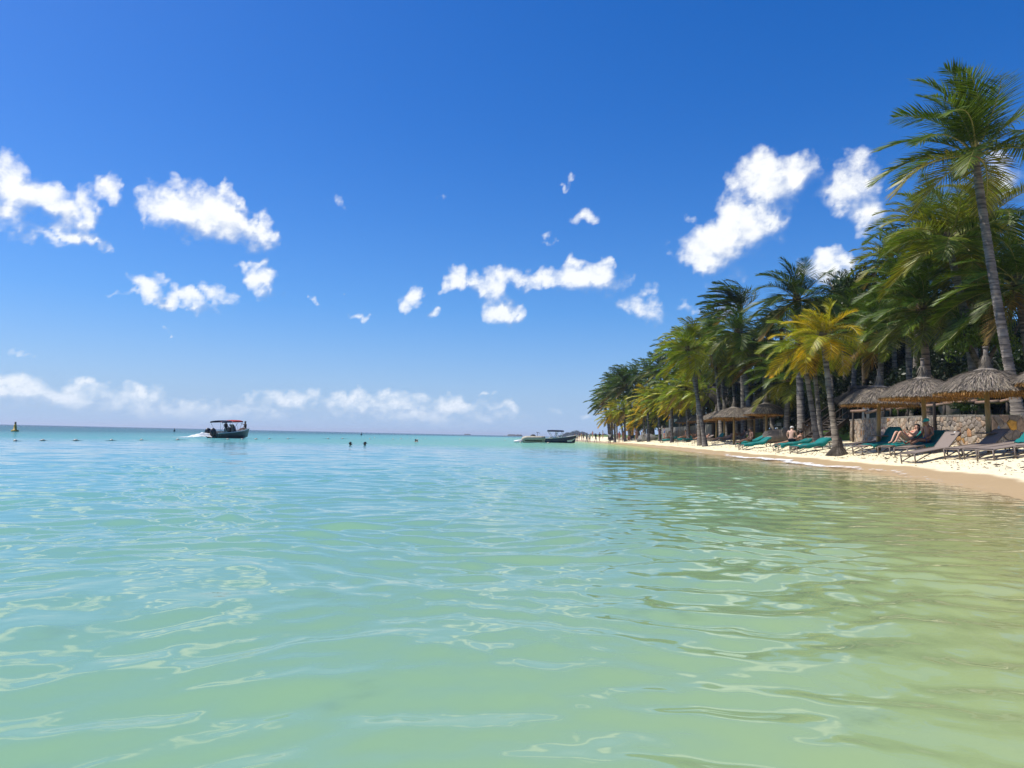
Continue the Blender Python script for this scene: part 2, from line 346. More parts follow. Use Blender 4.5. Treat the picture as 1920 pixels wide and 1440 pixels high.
for nm, arr in (('body', cloud_body(DA, DE) * edge), ('body_sunward', cloud_body(DA - 0.018, DE + 0.020) * edge)):
    q_ = sme.attributes.new(nm, 'FLOAT', 'POINT'); q_.data.foreach_set('value', arr.astype(np.float32).ravel())
struct(obj('sky', sme, None, (0, 0, CAMZ)))

# sand / sea bed: one sheet to the horizon
def sand_material():
    m = bpy.data.materials.new('sand'); m.use_nodes = True; t = m.node_tree; b = t.nodes['Principled BSDF']
    ge = nn(t, 'ShaderNodeNewGeometry'); pos = ge.outputs['Position']; sp = nn(t, 'ShaderNodeSeparateXYZ', i_0=pos)
    n1 = nn(t, 'ShaderNodeTexNoise', i_Vector=pos, i_Scale=0.35, i_Detail=4.0)
    n2 = nn(t, 'ShaderNodeTexNoise', i_Vector=pos, i_Scale=9.0, i_Detail=7.0, i_Roughness=0.65)
    dry = mixc(t, smooth(t, n2.outputs['Fac'], 0.35, 0.68), (0.86, 0.76, 0.50), (0.74, 0.62, 0.38))
    zz = mth(t, 'ADD', sp.outputs[2], mth(t, 'MULTIPLY', mth(t, 'SUBTRACT', n1.outputs['Fac'], 0.5), 0.16))
    wet = smooth(t, zz, 0.225, 0.175)
    wetc = mixc(t, n2.outputs['Fac'], (0.52, 0.37, 0.19), (0.44, 0.31, 0.16))
    c = mixc(t, wet, dry, wetc)
    # submerged bed: paler sand with weed patches
    n3 = nn(t, 'ShaderNodeTexNoise', i_Vector=pos, i_Scale=0.8, i_Detail=5.0, i_Roughness=0.6)
    bed = mixc(t, smooth(t, n3.outputs['Fac'], 0.60, 0.72), (0.66, 0.57, 0.36), (0.20, 0.19, 0.09))
    c = mixc(t, smooth(t, sp.outputs[2], -0.02, -0.12), c, bed)
    lk(t, c, b.inputs['Base Color'])
    lk(t, mth(t, 'SUBTRACT', 0.92, mth(t, 'MULTIPLY', wet, 0.5)), b.inputs['Roughness'])
    n4 = nn(t, 'ShaderNodeTexNoise', i_Vector=pos, i_Scale=3.2, i_Detail=6.0, i_Roughness=0.6)
    bu = nn(t, 'ShaderNodeBump', i_Strength=mth(t, 'SUBTRACT', 0.9, mth(t, 'MULTIPLY', wet, 0.75)), i_Distance=0.12, i_Height=n4.outputs['Fac']); lk(t, bu.outputs[0], b.inputs['Normal'])
    return m
M['sand'] = sand_material()
sv = np.concatenate([[-9000, -4000, -1500, -600, -250, -120, -60, -35, -22], np.arange(-15, -4, 1.0), np.arange(-4, -1, 0.4), np.arange(-1, 9, 0.16), np.arange(9, 16, 0.6), [18, 22, 28, 40, 70, 140, 400, 1500, 5000]])
yv = np.concatenate([[-380, -200, -100, -50, -25], np.arange(-14, 60, 0.3), np.arange(60, 130, 0.8), np.arange(130, 300, 4), [320, 360, 420, 520, 700, 900, 1190]])
XX, YY = np.meshgrid(sv, yv); base = np.interp(YY, SY, SX); XX = XX * np.sqrt(1 + np.interp(YY, SY, SG) ** 2) + base
ZZ = ground_z(XX, YY)
rng = np.random.RandomState(4)
def nz(x, y, n, lam0, lam1, seed):
    r = np.random.RandomState(seed); out = np.zeros_like(x)
    for i in range(n):
        lam = math.exp(r.uniform(math.log(lam0), math.log(lam1))); th = r.uniform(0, 2 * math.pi)
        out += np.sin((x * math.cos(th) + y * math.sin(th)) * 2 * math.pi / lam + r.uniform(0, 6.28))
    return out / math.sqrt(n)
inl = np.clip((XX - base) / 1.5, 0, 1) * np.clip((20 - (XX - base)) / 5, 0, 1)
ZZ = ZZ + inl * (0.014 * nz(XX, YY, 14, 0.5, 1.4, 3) + 0.02 * nz(XX, YY, 8, 2.5, 7, 5)) + np.clip(1 - np.abs(XX - base) / 4, 0, 1) * 0.018 * nz(XX, YY, 8, 3, 9, 8)
struct(obj('beach_sand', grid_mesh('beach_sand', XX, YY, ZZ, M['sand'])))

# ------------------------------------------------------------------ water
def water_material():
    m = bpy.data.materials.new('sea_water'); m.use_nodes = True; t = m.node_tree; t.nodes.clear()
    o = nn(t, 'ShaderNodeOutputMaterial'); at = nn(t, 'ShaderNodeAttribute', attribute_name='depth'); dep = at.outputs['Fac']
    ge = nn(t, 'ShaderNodeNewGeometry'); pos = ge.outputs['Position']
    # ripples
    n1 = nn(t, 'ShaderNodeTexNoise', i_Vector=vmth(t, 'MULTIPLY', pos, (1.0, 1.5, 1.0)), i_Scale=2.6, i_Detail=2.0, i_Roughness=0.5)
    n2 = nn(t, 'ShaderNodeTexNoise', i_Vector=vmth(t, 'MULTIPLY', pos, (0.55, 1.0, 1.0)), i_Scale=0.9, i_Detail=4.0, i_Roughness=0.55)
    sp = nn(t, 'ShaderNodeVectorMath', operation='LENGTH', i_0=pos).outputs['Value']
    chop = smooth(t, sp, 42.0, 75.0)          # wind chop grows beyond the sheltered bathing area
    calm = nn(t, 'ShaderNodeTexNoise', i_Vector=vmth(t, 'MULTIPLY', pos, (0.05, 0.22, 1.0)), i_Scale=1.0, i_Detail=3.0)
    b1 = nn(t, 'ShaderNodeBump', i_Strength=0.22, i_Distance=0.03, i_Height=n1.outputs['Fac'])
    h2 = mth(t, 'MULTIPLY', n2.outputs['Fac'], mth(t, 'ADD', mth(t, 'MULTIPLY', smooth(t, sp, 22.0, 50.0), 0.35), mth(t, 'MULTIPLY', chop, 1.6)))
    b2 = nn(t, 'ShaderNodeBump', i_Strength=mth(t, 'ADD', 0.25, mth(t, 'MULTIPLY', calm.outputs['Fac'], 0.9)), i_Distance=0.35, i_Height=h2); lk(t, b1.outputs[0], b2.inputs['Normal'])
    nrm = b2.outputs[0]
    dn = mth(t, 'POWER', mth(t, 'DIVIDE', dep, 26.0, clamp=True), 0.5)
    def q(d): return math.sqrt(d / 26.0)
    sc = ramp(t, dn, [(0.0, (0.55, 0.48, 0.20)), (q(.28), (0.49, 0.53, 0.20)), (q(.55), (0.31, 0.51, 0.295)), (q(1.1), (0.20, 0.465, 0.365)), (q(2.2), (0.10, 0.32, 0.325)), (q(3.2), (0.034, 0.135, 0.155)), (q(9), (0.012, 0.06, 0.10)), (1.0, (0.010, 0.055, 0.13))])
    tr = nn(t, 'ShaderNodeBsdfTransparent'); lk(t, ramp(t, dn, [(0.0, (1, 1, 1)), (q(.3), (0.82, 0.93, 0.76)), (q(1.0), (0.45, 0.82, 0.66)), (1.0, (0.05, 0.3, 0.4))]), tr.inputs[0])
    df = nn(t, 'ShaderNodeBsdfDiffuse'); lk(t, sc, df.inputs[0]); df.inputs['Normal'].default_value = (0, 0, 1)
    up = nn(t, 'ShaderNodeCombineXYZ', i_0=0.0, i_1=0.0, i_2=1.0); lk(t, up.outputs[0], df.inputs['Normal'])
    op = mth(t, 'SUBTRACT', 1.0, mth(t, 'POWER', 2.718, mth(t, 'MULTIPLY', dep, -1.1)))
    body = nn(t, 'ShaderNodeMixShader', i_0=mth(t, 'ADD', 0.12, mth(t, 'MULTIPLY', op, 0.88)), i_1=tr.outputs[0], i_2=df.outputs[0])
    gl = nn(t, 'ShaderNodeBsdfGlossy', i_Roughness=0.045, i_Normal=nrm); gl.inputs['Color'].default_value = (1, 1, 1, 1)
    fr = nn(t, 'ShaderNodeFresnel', i_IOR=1.333, i_Normal=nrm)
    ms = nn(t, 'ShaderNodeMixShader', i_0=mth(t, 'MULTIPLY', fr.outputs[0], mth(t, 'SUBTRACT', 1.0, mth(t, 'MULTIPLY', chop, 0.4))), i_1=body.outputs[0], i_2=gl.outputs[0]); lk(t, ms.outputs[0], o.inputs[0])
    return m
M['water'] = water_material()
def radii():
    r = [0.35]
    while r[-1] < 85: r.append(r[-1] + 0.016 + 0.0042 * r[-1])
    while r[-1] < 9000: r.append(r[-1] * 1.035)
    return np.array(r)
rv = radii()
av = np.concatenate([np.arange(-180, -60, 6.0), np.arange(-60, -38, 0.8), np.arange(-38, 42, 0.155), np.arange(42, 70, 0.8), np.arange(70, 180.1, 5.5), [180.0]]); av = np.unique(av) * math.pi / 180
AA, RR = np.meshgrid(av, rv); WX = np.sin(AA) * RR; WY = np.cos(AA) * RR
wr = np.random.RandomState(21); WZ = np.zeros_like(WX)
ux = WX + 0.22 * nz(WX, WY, 6, 2.0, 5.0, 31); uy = WY + 0.22 * nz(WX, WY, 6, 2.0, 5.0, 32)
for lam0, lam1, n, slope, spread in ((0.11, 0.26, 28, 0.0125, 0.85), (0.26, 0.60, 34, 0.0215, 0.62), (0.60, 1.35, 20, 0.0110, 0.6), (1.35, 4.0, 12, 0.0055, 0.5)):
    for i in range(n):
        lam = math.exp(wr.uniform(math.log(lam0), math.log(lam1))); th = R(96) + wr.normal(0, spread); k = 2 * math.pi / lam
        fade = np.clip((lam * 52 - RR) / (lam * 20), 0, 1)
        WZ += slope / k * fade * np.sin(k * (ux * math.cos(th) + uy * math.sin(th)) + wr.uniform(0, 6.28)) * math.sqrt(2) * 0.9
patch = 0.62 + 0.38 * np.clip(0.5 + 0.6 * nz(WX, WY, 8, 6, 16, 41), 0, 1.3)
ss = shore_s(WX, WY)
WZ *= patch * np.clip((85 - RR) / 30, 0, 1) * np.clip((0.6 - ss) / 4.0, 0.12, 1)
kp = ~((ss[:-1, :-1] > 1.2) & (ss[1:, 1:] > 1.2))
wme = grid_mesh('sea_water', WX, WY, WZ, M['water'], kp)
dpt = np.clip(-ground_z(WX, WY), 0.0, 30).astype(np.float32).ravel()
a_ = wme.attributes.new('depth', 'FLOAT', 'POINT')
if len(wme.vertices) == len(dpt): a_.data.foreach_set('value', dpt)
else: print('WATER VERT MISMATCH', len(wme.vertices), len(dpt))
struct(obj('sea_water', wme))

# ------------------------------------------------------------------ terrace lawn behind the beach
WALL = [(19.9, 45.2), (18.6, 38.6), (17.85, 33.4), (17.9, 30.6), (18.05, 29.0)]       # plan of the stone wall, far end first
LE_Y = [-60, 29.5, 30.6, 33.4, 38.6, 45.2, 45.8, 48.5, 51, 60, 75, 82, 95, 110, 150, 300, 420]
LE_X = [40, 19.0, 18.05, 18.0, 18.75, 20.05, 21.4, 21.6, 21.2, 21.6, 22.2, 20.7, 18.7, 20.5, 23, 24, 70]
M['grass'] = mat('lawn', (0.10, 0.17, 0.018), (0.055, 0.10, 0.012), 1.5, 0.9, 0.8, 60, coord='Object', detail=9)
gy = np.concatenate([[29.46], np.arange(29.5, 80, 0.7), np.arange(80, 420, 6)]); gk = np.array([0, 0.02, 0.6, 1.5, 3, 5, 8, 14, 25, 60, 160, 500])
LX = np.interp(gy, LE_Y, LE_X)[:, None] + gk[None, :]; LX[:, 1] = LX[:, 0] + np.where(gy < 45.6, 0.02, 0.55); LY = np.repeat(gy[:, None], len(gk), 1)
lawn_top = np.interp(gy, [26, 33, 45.2, 46, 48, 50, 60, 80, 81, 97, 98, 420], [2.0, 2.08, 2.18, 2.18, 2.0, 1.75, 1.6, 1.6, 2.3, 2.3, 1.5, 1.6])[:, None]
LZ = lawn_top + 0.03 * nz(LX, LY, 8, 2, 7, 55); LZ[:, 0] = ground_z(LX[:, 0], LY[:, 0]) - 0.3; LZ[0, :] = ground_z(LX[0, :], LY[0, :]) - 0.3
struct(obj('lawn', grid_mesh('lawn', LX, LY, LZ, M['grass'])))
def lawn_z(x, y): return float(np.interp(y, [26, 33, 45.2, 46, 48, 50, 60, 80, 81, 97, 98, 420], [2.0, 2.08, 2.18, 2.18, 2.0, 1.75, 1.6, 1.6, 2.3, 2.3, 1.5, 1.6]))
def land_z(x, y): return lawn_z(x, y) if x > float(np.interp(y, LE_Y, LE_X)) + 0.1 and y > 29.5 else gz(x, y)
def on_land(px, d):
    z = 1.5
    for _ in range(6): x = col(px, d, z); z = land_z(x, d)
    return Vector((x, d, z))

# ------------------------------------------------------------------ palm fronds and crowns
def frond_mesh(name, az, th0, L, pairs, rs, wind=0.55, grav=1.0, segs=3, wid=0.05, lf=0.26, steps=12):
    """one pinnate frond in crown space, bent by its weight and the onshore breeze"""
    mb = MB(); pos = Vector((0, 0, 0)); d = Vector((math.sin(az) * math.cos(th0), math.cos(az) * math.cos(th0), math.sin(th0)))
    pts = [pos.copy()]; dirs = [d.copy()]; W = Vector((-1.0, 0.10, 0.12))
    for i in range(steps):
        t = (i + 1) / steps; d = (d + (Vector((0, 0, -1)) * 0.165 * grav * (0.35 + t) + W * 0.15 * wind * (0.2 + t)) * (12 / steps)).normalized()
        pos = pos + d * (L / steps); pts.append(pos.copy()); dirs.append(d.copy())
    mb.cur = 1; mb.tube(pts, [lerp(0.042, 0.008, (i / steps) ** 0.7) * L / 3.6 for i in range(steps + 1)], 4, False); mb.cur = 0
    roll = rs.uniform(-0.5, 0.5)
    for k in range(pairs):
        t = 0.16 + 0.84 * (k + rs.uniform(-.3, .3)) / pairs; t = min(max(t, 0.14), 0.995); f = t * steps; i = min(int(f), steps - 1); p = pts[i].lerp(pts[i + 1], f - i); dd = dirs[i].lerp(dirs[i + 1], f - i).normalized()
        side = dd.cross(Vector((0, 0, 1)))
        side = side.normalized() if side.length > 0.05 else Vector((1, 0, 0))
        side = Matrix.Rotation(roll * t, 3, dd) @ side; nrm = side.cross(dd).normalized()
        ll = L * lf * (math.sin(math.pi * min(1, 0.12 + 0.86 * t) ** 0.75) ** 0.6 * 0.95 + 0.10) * rs.uniform(0.85, 1.1)
        if t > 0.93: ll *= 0.75
        fw = lerp(0.40, 1.25, t) + rs.uniform(-.10, .10)
        for sg in (-1, 1):
            if rs.rand() < 0.03: continue
            q = (side * sg + dd * fw + nrm * rs.uniform(-0.10, 0.34)).normalized(); pp = p.copy(); prev = None; vs = []
            for j in range(segs + 1):
                u = j / segs; w = wid * L / 3.6 * (0.6, 1.0, 0.72, 0.06)[min(3, int(round(u * 3)))]
                wv = dd.cross(q).cross(q); wv = wv.normalized() if wv.length > 1e-3 else nrm
                wv = (wv * 0.75 + nrm * rs.uniform(-.2, .9)).normalized() if j == 0 else (wv * 0.75 + nrm * 0.45).normalized()
                vs += [pp + wv * w * 0.5, pp - wv * w * 0.5]
                q = (q + (Vector((0, 0, -1)) * (0.08 + 0.34 * rs.rand()) * (0.5 + 0.6 * grav) + W * (0.24 + 0.2 * rs.rand()) * wind) * (1.35 / segs)).normalized(); pp = pp + q * (ll / segs)
            g = rs.uniform(.55, 1.45); mb.col = (g * rs.uniform(.9, 1.25), g, g * .9)
            mb.add(vs, [(2 * j, 2 * j + 1, 2 * j + 3, 2 * j + 2) for j in range(segs)])
    return mb.mesh(name, [M['frond'], M['rachis']])
def crown_proto(seed, n, pairs, L, wind, segs, wid, lf=0.26, low=-0.55):
    rs = np.random.RandomState(seed); out = []
    for i in range(n):
        u = i / (n - 1); th = lerp(1.36, low, u ** 1.15) + rs.uniform(-.12, .12); a = i * 2.39996 + rs.uniform(-.3, .3)
        # the breeze pushes the windward (right-hand) fronds up and over
        if math.sin(a) > 0.2: th += 0.30 * math.sin(a)
        out.append((frond_mesh('frond', a, th, L * lerp(1.0 if low > -.1 else 0.76, 1.0, min(1, u * 2.2)) * rs.uniform(0.9, 1.06), pairs, rs, wind * rs.uniform(0.7, 1.3), lerp(0.55, 1.15, u), segs, wid, lf), u))
    return out
PROTO = {'n': [crown_proto(5, 27, 66, 1.0, 0.62, 3, 0.042, 0.34), crown_proto(6, 27, 60, 1.0, 0.75, 3, 0.042, 0.34, low=-0.7), crown_proto(7, 25, 60, 1.0, 0.5, 3, 0.042, 0.34, low=-0.4), crown_proto(9, 25, 62, 1.0, 0.55, 3, 0.042, 0.34, low=0.02)],
         'm': [crown_proto(15, 26, 42, 1.0, 0.8, 3, 0.064, 0.325), crown_proto(16, 25, 40, 1.0, 1.05, 3, 0.064, 0.325, low=-0.8), crown_proto(17, 25, 40, 1.0, 0.6, 3, 0.064, 0.325), crown_proto(18, 24, 40, 1.0, 1.4, 3, 0.064, 0.325, low=-0.4)],
         'f': [crown_proto(25, 22, 24, 1.0, 0.9, 3, 0.105, 0.31), crown_proto(26, 22, 24, 1.0, 1.2, 3, 0.105, 0.31, -0.8), crown_proto(27, 22, 24, 1.0, 0.7, 3, 0.105, 0.31), crown_proto(28, 22, 24, 1.0, 1.6, 3, 0.105, 0.31, -0.5)],
         'w': [crown_proto(35, 22, 44, 1.0, 2.3, 3, 0.055, 0.32, 0.1)]}
HUE = {'green': [(0.055, 0.085, 0.014), (0.075, 0.105, 0.016), (0.045, 0.075, 0.016)], 'dark': [(0.032, 0.054, 0.012), (0.046, 0.068, 0.013), (0.026, 0.046, 0.012)],
       'olive': [(0.12, 0.135, 0.018), (0.085, 0.115, 0.016), (0.15, 0.14, 0.018)], 'yellow': [(0.26, 0.22, 0.010), (0.15, 0.165, 0.012), (0.36, 0.24, 0.010)],
       'lime': [(0.17, 0.19, 0.014), (0.13, 0.165, 0.016), (0.22, 0.20, 0.014)]}
OLD = {'green': (0.17, 0.13, 0.03), 'dark': (0.085, 0.075, 0.022), 'olive': (0.22, 0.165, 0.03), 'yellow': (0.46, 0.21, 0.010), 'lime': (0.32, 0.21, 0.014)}
prs = np.random.RandomState(77)
def trunk_mesh(B, T, r0, r1, bend, flare=1.5, n=10, ring=0.16):
    """ringed trunk from B (ground) to T (crown), local to B"""
    v = T - B; L = v.length; k = max(10, int(L / ring)); mb = MB(); pts = []; rad = []
    c1 = Vector((v.x * bend, v.y * bend, v.z * 0.5))
    for i in range(k + 1):
        t = i / k; p = c1 * (2 * t * (1 - t)) + v * t * t; h = t * L
        rr = lerp(r0, r1, t) * (1 + (flare - 1) * math.exp(-h / 0.45)) * (1 + prs.uniform(-.035, .035))
        pts += [p, p + (v.normalized() * 0.02)]; rad += [rr * 1.09, rr * 0.94]
    pts[0] = pts[0] - Vector((0, 0, 0.25)); mb.tube(pts, rad, n); return mb.mesh('trunk', M['bark'], True)
def palm(B, T, L, cls, hue, r0, r1, label, group=None, bend=0.25, flare=1.6, bark=(1, 1, 1), variant=None, skip=0.0, nuts=False, yaw=None):
    o = thing('coconut_palm', label, 'palm tree', B, 0, group)
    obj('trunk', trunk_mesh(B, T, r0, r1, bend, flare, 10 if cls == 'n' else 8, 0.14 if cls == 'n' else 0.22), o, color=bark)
    pr = PROTO[cls]; pr = pr[variant if variant is not None else prs.randint(len(pr))]; c = T - B
    yw = prs.uniform(-0.7, 0.7) if yaw is None else yaw
    for me, u in pr:
        if prs.rand() < skip: continue
        f = obj('frond', me, o, c - Vector((0, 0, 0.10 * u)), yw + prs.uniform(-.06, .06)); s_ = L * prs.uniform(0.92, 1.06); f.scale = (s_, s_, s_ * prs.uniform(0.92, 1.05))
        h = HUE[hue][prs.randint(3)]; w = max(0, (u - 0.62) / 0.38) ** 1.3 * prs.uniform(0.2, 1.0); old = OLD[hue]
        if u > 0.93 and prs.rand() < 0.35 and hue != 'yellow' and variant != 3: old = (0.16, 0.09, 0.04); w = 1
        f.color = tuple(lerp(a, b, w) * k_ for a, b, k_ in zip(h, old, (1.55, 1.80, 1.0))) + (1,)
    mb = MB(); mb.lathe([(r1 * 0.9, -0.35), (r1 * 1.35, -0.15), (r1 * 1.6, 0.1), (r1 * 1.1, 0.35), (r1 * 0.4, 0.7)], 9)
    obj('crown_shaft', mb.mesh('crown_shaft', M['bark'], True), o, c, color=(0.75, 0.62, 0.4))
    if nuts:
        for i in range(7):
            mb = MB(); a = i * 0.9 + 0.4; mb.ball((math.cos(a) * 0.30, math.sin(a) * 0.30, -0.12 - 0.10 * (i % 3)), (0.10, 0.10, 0.13), 8, 6); mb.build('coconut', M['rachis'], o, True, c)
    return o
def palm_px(bpx, d, cpx, cpy, L, cls, hue, r0, r1, label, group=None, dd=0.0, sand=False, **kw):
    B = on_sand(bpx, d) if sand else on_land(bpx, d)
    return palm(B, P(cpx, cpy, d + dd), L, cls, hue, r0, r1, label, group, **kw)

palm_px(1911, 30.6, 1828, 292, 4.1, 'n', 'green', 0.195, 0.15, 'tallest coconut palm with long leaning grey ringed trunk rising behind the stone wall corner', dd=0.4, bend=0.62, variant=3, nuts=False, bark=(1.0, 0.97, 0.95), yaw=0.15)
palm_px(1944, 33.0, 1908, 536, 3.8, 'n', 'green', 0.23, 0.17, 'coconut palm with spreading low crown right behind the tallest leaning trunk', variant=1, nuts=True, bend=0.3)
palm_px(1832, 36.0, 1776, 455, 3.7, 'n', 'olive', 0.20, 0.15, 'coconut palm with full yellowish crown and slanting trunk behind the largest thatched umbrella', bend=0.1, variant=2, nuts=True)
palm_px(1836, 38.5, 1806, 525, 3.2, 'n', 'green', 0.20, 0.15, 'thinner coconut palm leaning beside the slanting one behind the largest umbrella', bend=0.1, variant=1)
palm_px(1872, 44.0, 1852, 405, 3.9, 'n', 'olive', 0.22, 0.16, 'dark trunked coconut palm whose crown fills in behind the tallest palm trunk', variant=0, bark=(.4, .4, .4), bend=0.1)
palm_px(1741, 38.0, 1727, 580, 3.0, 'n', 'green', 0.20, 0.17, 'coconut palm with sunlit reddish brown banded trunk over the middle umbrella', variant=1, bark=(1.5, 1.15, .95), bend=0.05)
palm_px(1651, 42.0, 1653, 628, 3.1, 'n', 'green', 0.17, 0.13, 'slim coconut palm with crown hanging over the smallest of the wall umbrellas', variant=2, bend=0.05)
palm_px(1706, 45.0, 1700, 545, 3.4, 'n', 'green', 0.18, 0.13, 'grey trunked coconut palm between the reddish banded palm and the slim one', variant=0, bend=0.05)
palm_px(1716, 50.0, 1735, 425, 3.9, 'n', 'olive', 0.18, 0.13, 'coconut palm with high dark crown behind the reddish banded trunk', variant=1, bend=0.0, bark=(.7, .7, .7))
palm_px(1503, 49.0, 1494, 562, 3.6, 'n', 'dark', 0.24, 0.17, 'tall dark coconut palm standing on the lawn edge behind the yellow palms', variant=1, bend=0.45)
palm_px(1571, 33.0, 1543, 632, 2.0, 'n', 'yellow', 0.135, 0.11, 'yellow fronded coconut palm with matted root cone on the sand by the stairs', bend=0.55, flare=1.9, sand=True, variant=2, bark=(1.15, 1.1, 1.0))
palm_px(1534, 40.0, 1503, 645, 2.4, 'n', 'yellow', 0.145, 0.115, 'orange yellow coconut palm leaning over the seated man', bend=0.5, sand=True, variant=1, bark=(1.05, 1, .95))
palm_px(1541, 41.5, 1524, 660, 2.0, 'n', 'lime', 0.13, 0.105, 'slender coconut palm with lime fronds twinned with the orange yellow one', bend=0.5, sand=True, variant=0)
palm_px(1474, 52.0, 1480, 712, 3.3, 'n', 'green', 0.19, 0.15, 'low coconut palm with big drooping green fronds in front of the white parasol', variant=2, bend=0.1)
palm_px(1394, 62.0, 1388, 580, 3.5, 'w', 'dark', 0.2, 0.15, 'dark coconut palm with all its fronds blown to one side over the lawn', bend=0.2)
GM = 'palms along the middle of the beach lawn'; LM = 'coconut palm in the middle grove above the row of small thatched umbrellas'
for a in [(1408, 58, 1382, 625, 3.0, 'm', 'green', .2, .15), (1449, 63, 1440, 640, 3.2, 'm', 'dark', .2, .15), (1436, 57, 1431, 672, 3.0, 'm', 'green', .18, .14), (1420, 75, 1415, 640, 3.4, 'm', 'dark', .2, .15),
          (1352, 72, 1335, 640, 3.4, 'm', 'green', .18, .14), (1362, 76, 1346, 665, 3.0, 'm', 'olive', .17, .13), (1370, 79, 1362, 672, 3.0, 'm', 'dark', .17, .13), (1381, 72, 1372, 690, 2.8, 'm', 'olive', .17, .13), (1385, 84, 1392, 660, 3.4, 'm', 'dark', .17, .13),
          (1560, 56, 1556, 600, 3.1, 'm', 'green', .19, .14), (1600, 54, 1606, 595, 3.1, 'm', 'green', .19, .14), (1585, 60, 1578, 565, 3.2, 'm', 'dark', .19, .14), (1475, 66, 1462, 612, 3.1, 'm', 'dark', .19, .14), (1680, 56, 1672, 490, 3.7, 'm', 'olive', .19, .14), (1760, 52, 1752, 480, 3.6, 'm', 'green', .19, .14), (1820, 56, 1824, 430, 3.9, 'm', 'green', .19, .14)]:
    w_ = {'green': 'mid green', 'dark': 'dark green', 'olive': 'olive yellow'}[a[6]]; palm_px(*a, w_ + ' ' + LM, w_ + ' ' + GM, bend=prs.uniform(0.0, 0.3))
for a in [(1322, 62, 1289, 656, 3.0, 'm', 'lime', .17, .13), (1312, 66, 1300, 640, 3.2, 'm', 'olive', .16, .12)]:
    palm_px(*a, 'sunlit coconut palm rooted in the sand where the stone wall with climbers ends', 'twin palms rooted in the sand', bend=0.35, sand=True)
GF, LF = 'palms lining the far beach', 'coconut palm in the far row where the bathers walk'
for i, (cx, cyy, d, h) in enumerate([(1165, 712, 135, 'dark'), (1190, 706, 128, 'green'), (1150, 722, 145, 'dark'), (1215, 700, 120, 'dark'), (1141, 744, 140, 'green'), (1174, 722, 126, 'dark'), (1158, 735, 132, 'green'), (1238, 690, 108, 'green'), (1262, 660, 96, 'dark'), (1278, 690, 90, 'olive'), (1322, 650, 92, 'dark'), (1248, 715, 112, 'green'), (1178, 735, 140, 'olive'), (1203, 728, 132, 'green'), (1134, 752, 150, 'dark'),
                                 (1312, 690, 84, 'green'), (1228, 730, 116, 'dark'), (1340, 615, 88, 'dark')]):
    w_ = {'green': 'mid green', 'dark': 'dark green', 'olive': 'olive yellow'}[h]; palm_px(cx + prs.uniform(4, 16), d, cx, cyy, 4.1 if d > 118 else 3.6, 'f', h, .17, .12, w_ + ' ' + LF, w_ + ' ' + GF, bend=prs.uniform(0.1, 0.5))
for i, (cx, cyy, d, h) in enumerate([(1152, 772, 128, 'yellow'), (1170, 768, 120, 'lime'), (1182, 762, 132, 'lime'), (1212, 746, 104, 'yellow'), (1232, 752, 100, 'lime'), (1206, 778, 112, 'yellow'), (1258, 742, 86, 'lime'), (1270, 756, 90, 'yellow'), (1285, 730, 80, 'lime'), (1246, 772, 104, 'lime'), (1140, 784, 140, 'yellow'), (1310, 738, 78, 'lime'), (1192, 790, 124, 'yellow')]):
    palm_px(cx + prs.uniform(0, 9), d, cx, cyy, 2.9, 'f', h, .17, .13, ('short orange yellow' if h == 'yellow' else 'short lime green') + ' coconut palm beneath the taller far row', ('short yellow' if h == 'yellow' else 'short lime') + ' palms along the far beach', bend=prs.uniform(0.1, 0.5))

# matted root cone of the yellow palm
rb = on_sand(1571, 33.0); mb = MB(); rr_ = np.random.RandomState(3)
mb.lathe([(0.42, -0.12), (0.36, 0.05), (0.26, 0.20), (0.19, 0.34), (0.145, 0.52)], 14)
for i in range(220):
    a = rr_.uniform(0, 6.28); r1 = rr_.uniform(.30, .52); mb.tube([(0.135 * math.cos(a), 0.135 * math.sin(a), rr_.uniform(.35, .75)), (0.24 * math.cos(a + .1), 0.24 * math.sin(a + .1), .27), (r1 * math.cos(a + .2), r1 * math.sin(a + .2), -0.06)], [.012, .015, .012], 3, False)
for o in bpy.data.objects:
    if o.name.startswith('coconut_palm') and 'matted root cone' in o.get('label', ''): mb.build('root_cone', M['root'], o, False)

# ------------------------------------------------------------------ broadleaf trees, shrubs
def leaf_cloud(seed, n_cl, n_lf, rad, size, flat=0.75):
    rs = np.random.RandomState(seed); V = []; F = []
    for c in range(n_cl):
        d = rs.normal(size=3); d /= np.linalg.norm(d); d[2] = abs(d[2]) * 1.1 - 0.35; q = d * np.array([1, 1, flat]) * rs.uniform(0.45, 1.0); cr = rs.uniform(0.20, 0.34)
        e = rs.normal(size=(n_lf, 3)); e /= np.linalg.norm(e, axis=1)[:, None]; e *= (rs.rand(n_lf, 1) ** 0.4) * cr * np.array([1, 1, 0.8]); pc = (q + e) * rad
        for p in pc:
            a = rs.normal(size=3); a /= np.linalg.norm(a); b = np.cross(a, rs.normal(size=3)); b /= np.linalg.norm(b); s = size * rs.uniform(0.6, 1.25); k = len(V)
            V += [p - a * s, p + b * s * .45, p + a * s, p - b * s * .45]; F.append((k, k + 1, k + 2, k + 3))
    mb = MB(); mb.v = [tuple(v) for v in V]; mb.f = F; mb.m = [0] * len(F); mb.c = [None] * len(F); return mb.mesh('crown', M['leaf'])
TC = [leaf_cloud(51, 46, 120, 1.0, 0.045), leaf_cloud(52, 40, 130, 1.0, 0.05), leaf_cloud(53, 52, 100, 1.0, 0.045, 0.9)]
SHC = [leaf_cloud(61, 20, 70, 1.0, 0.085, 0.8), leaf_cloud(62, 18, 70, 1.0, 0.075, 0.7)]
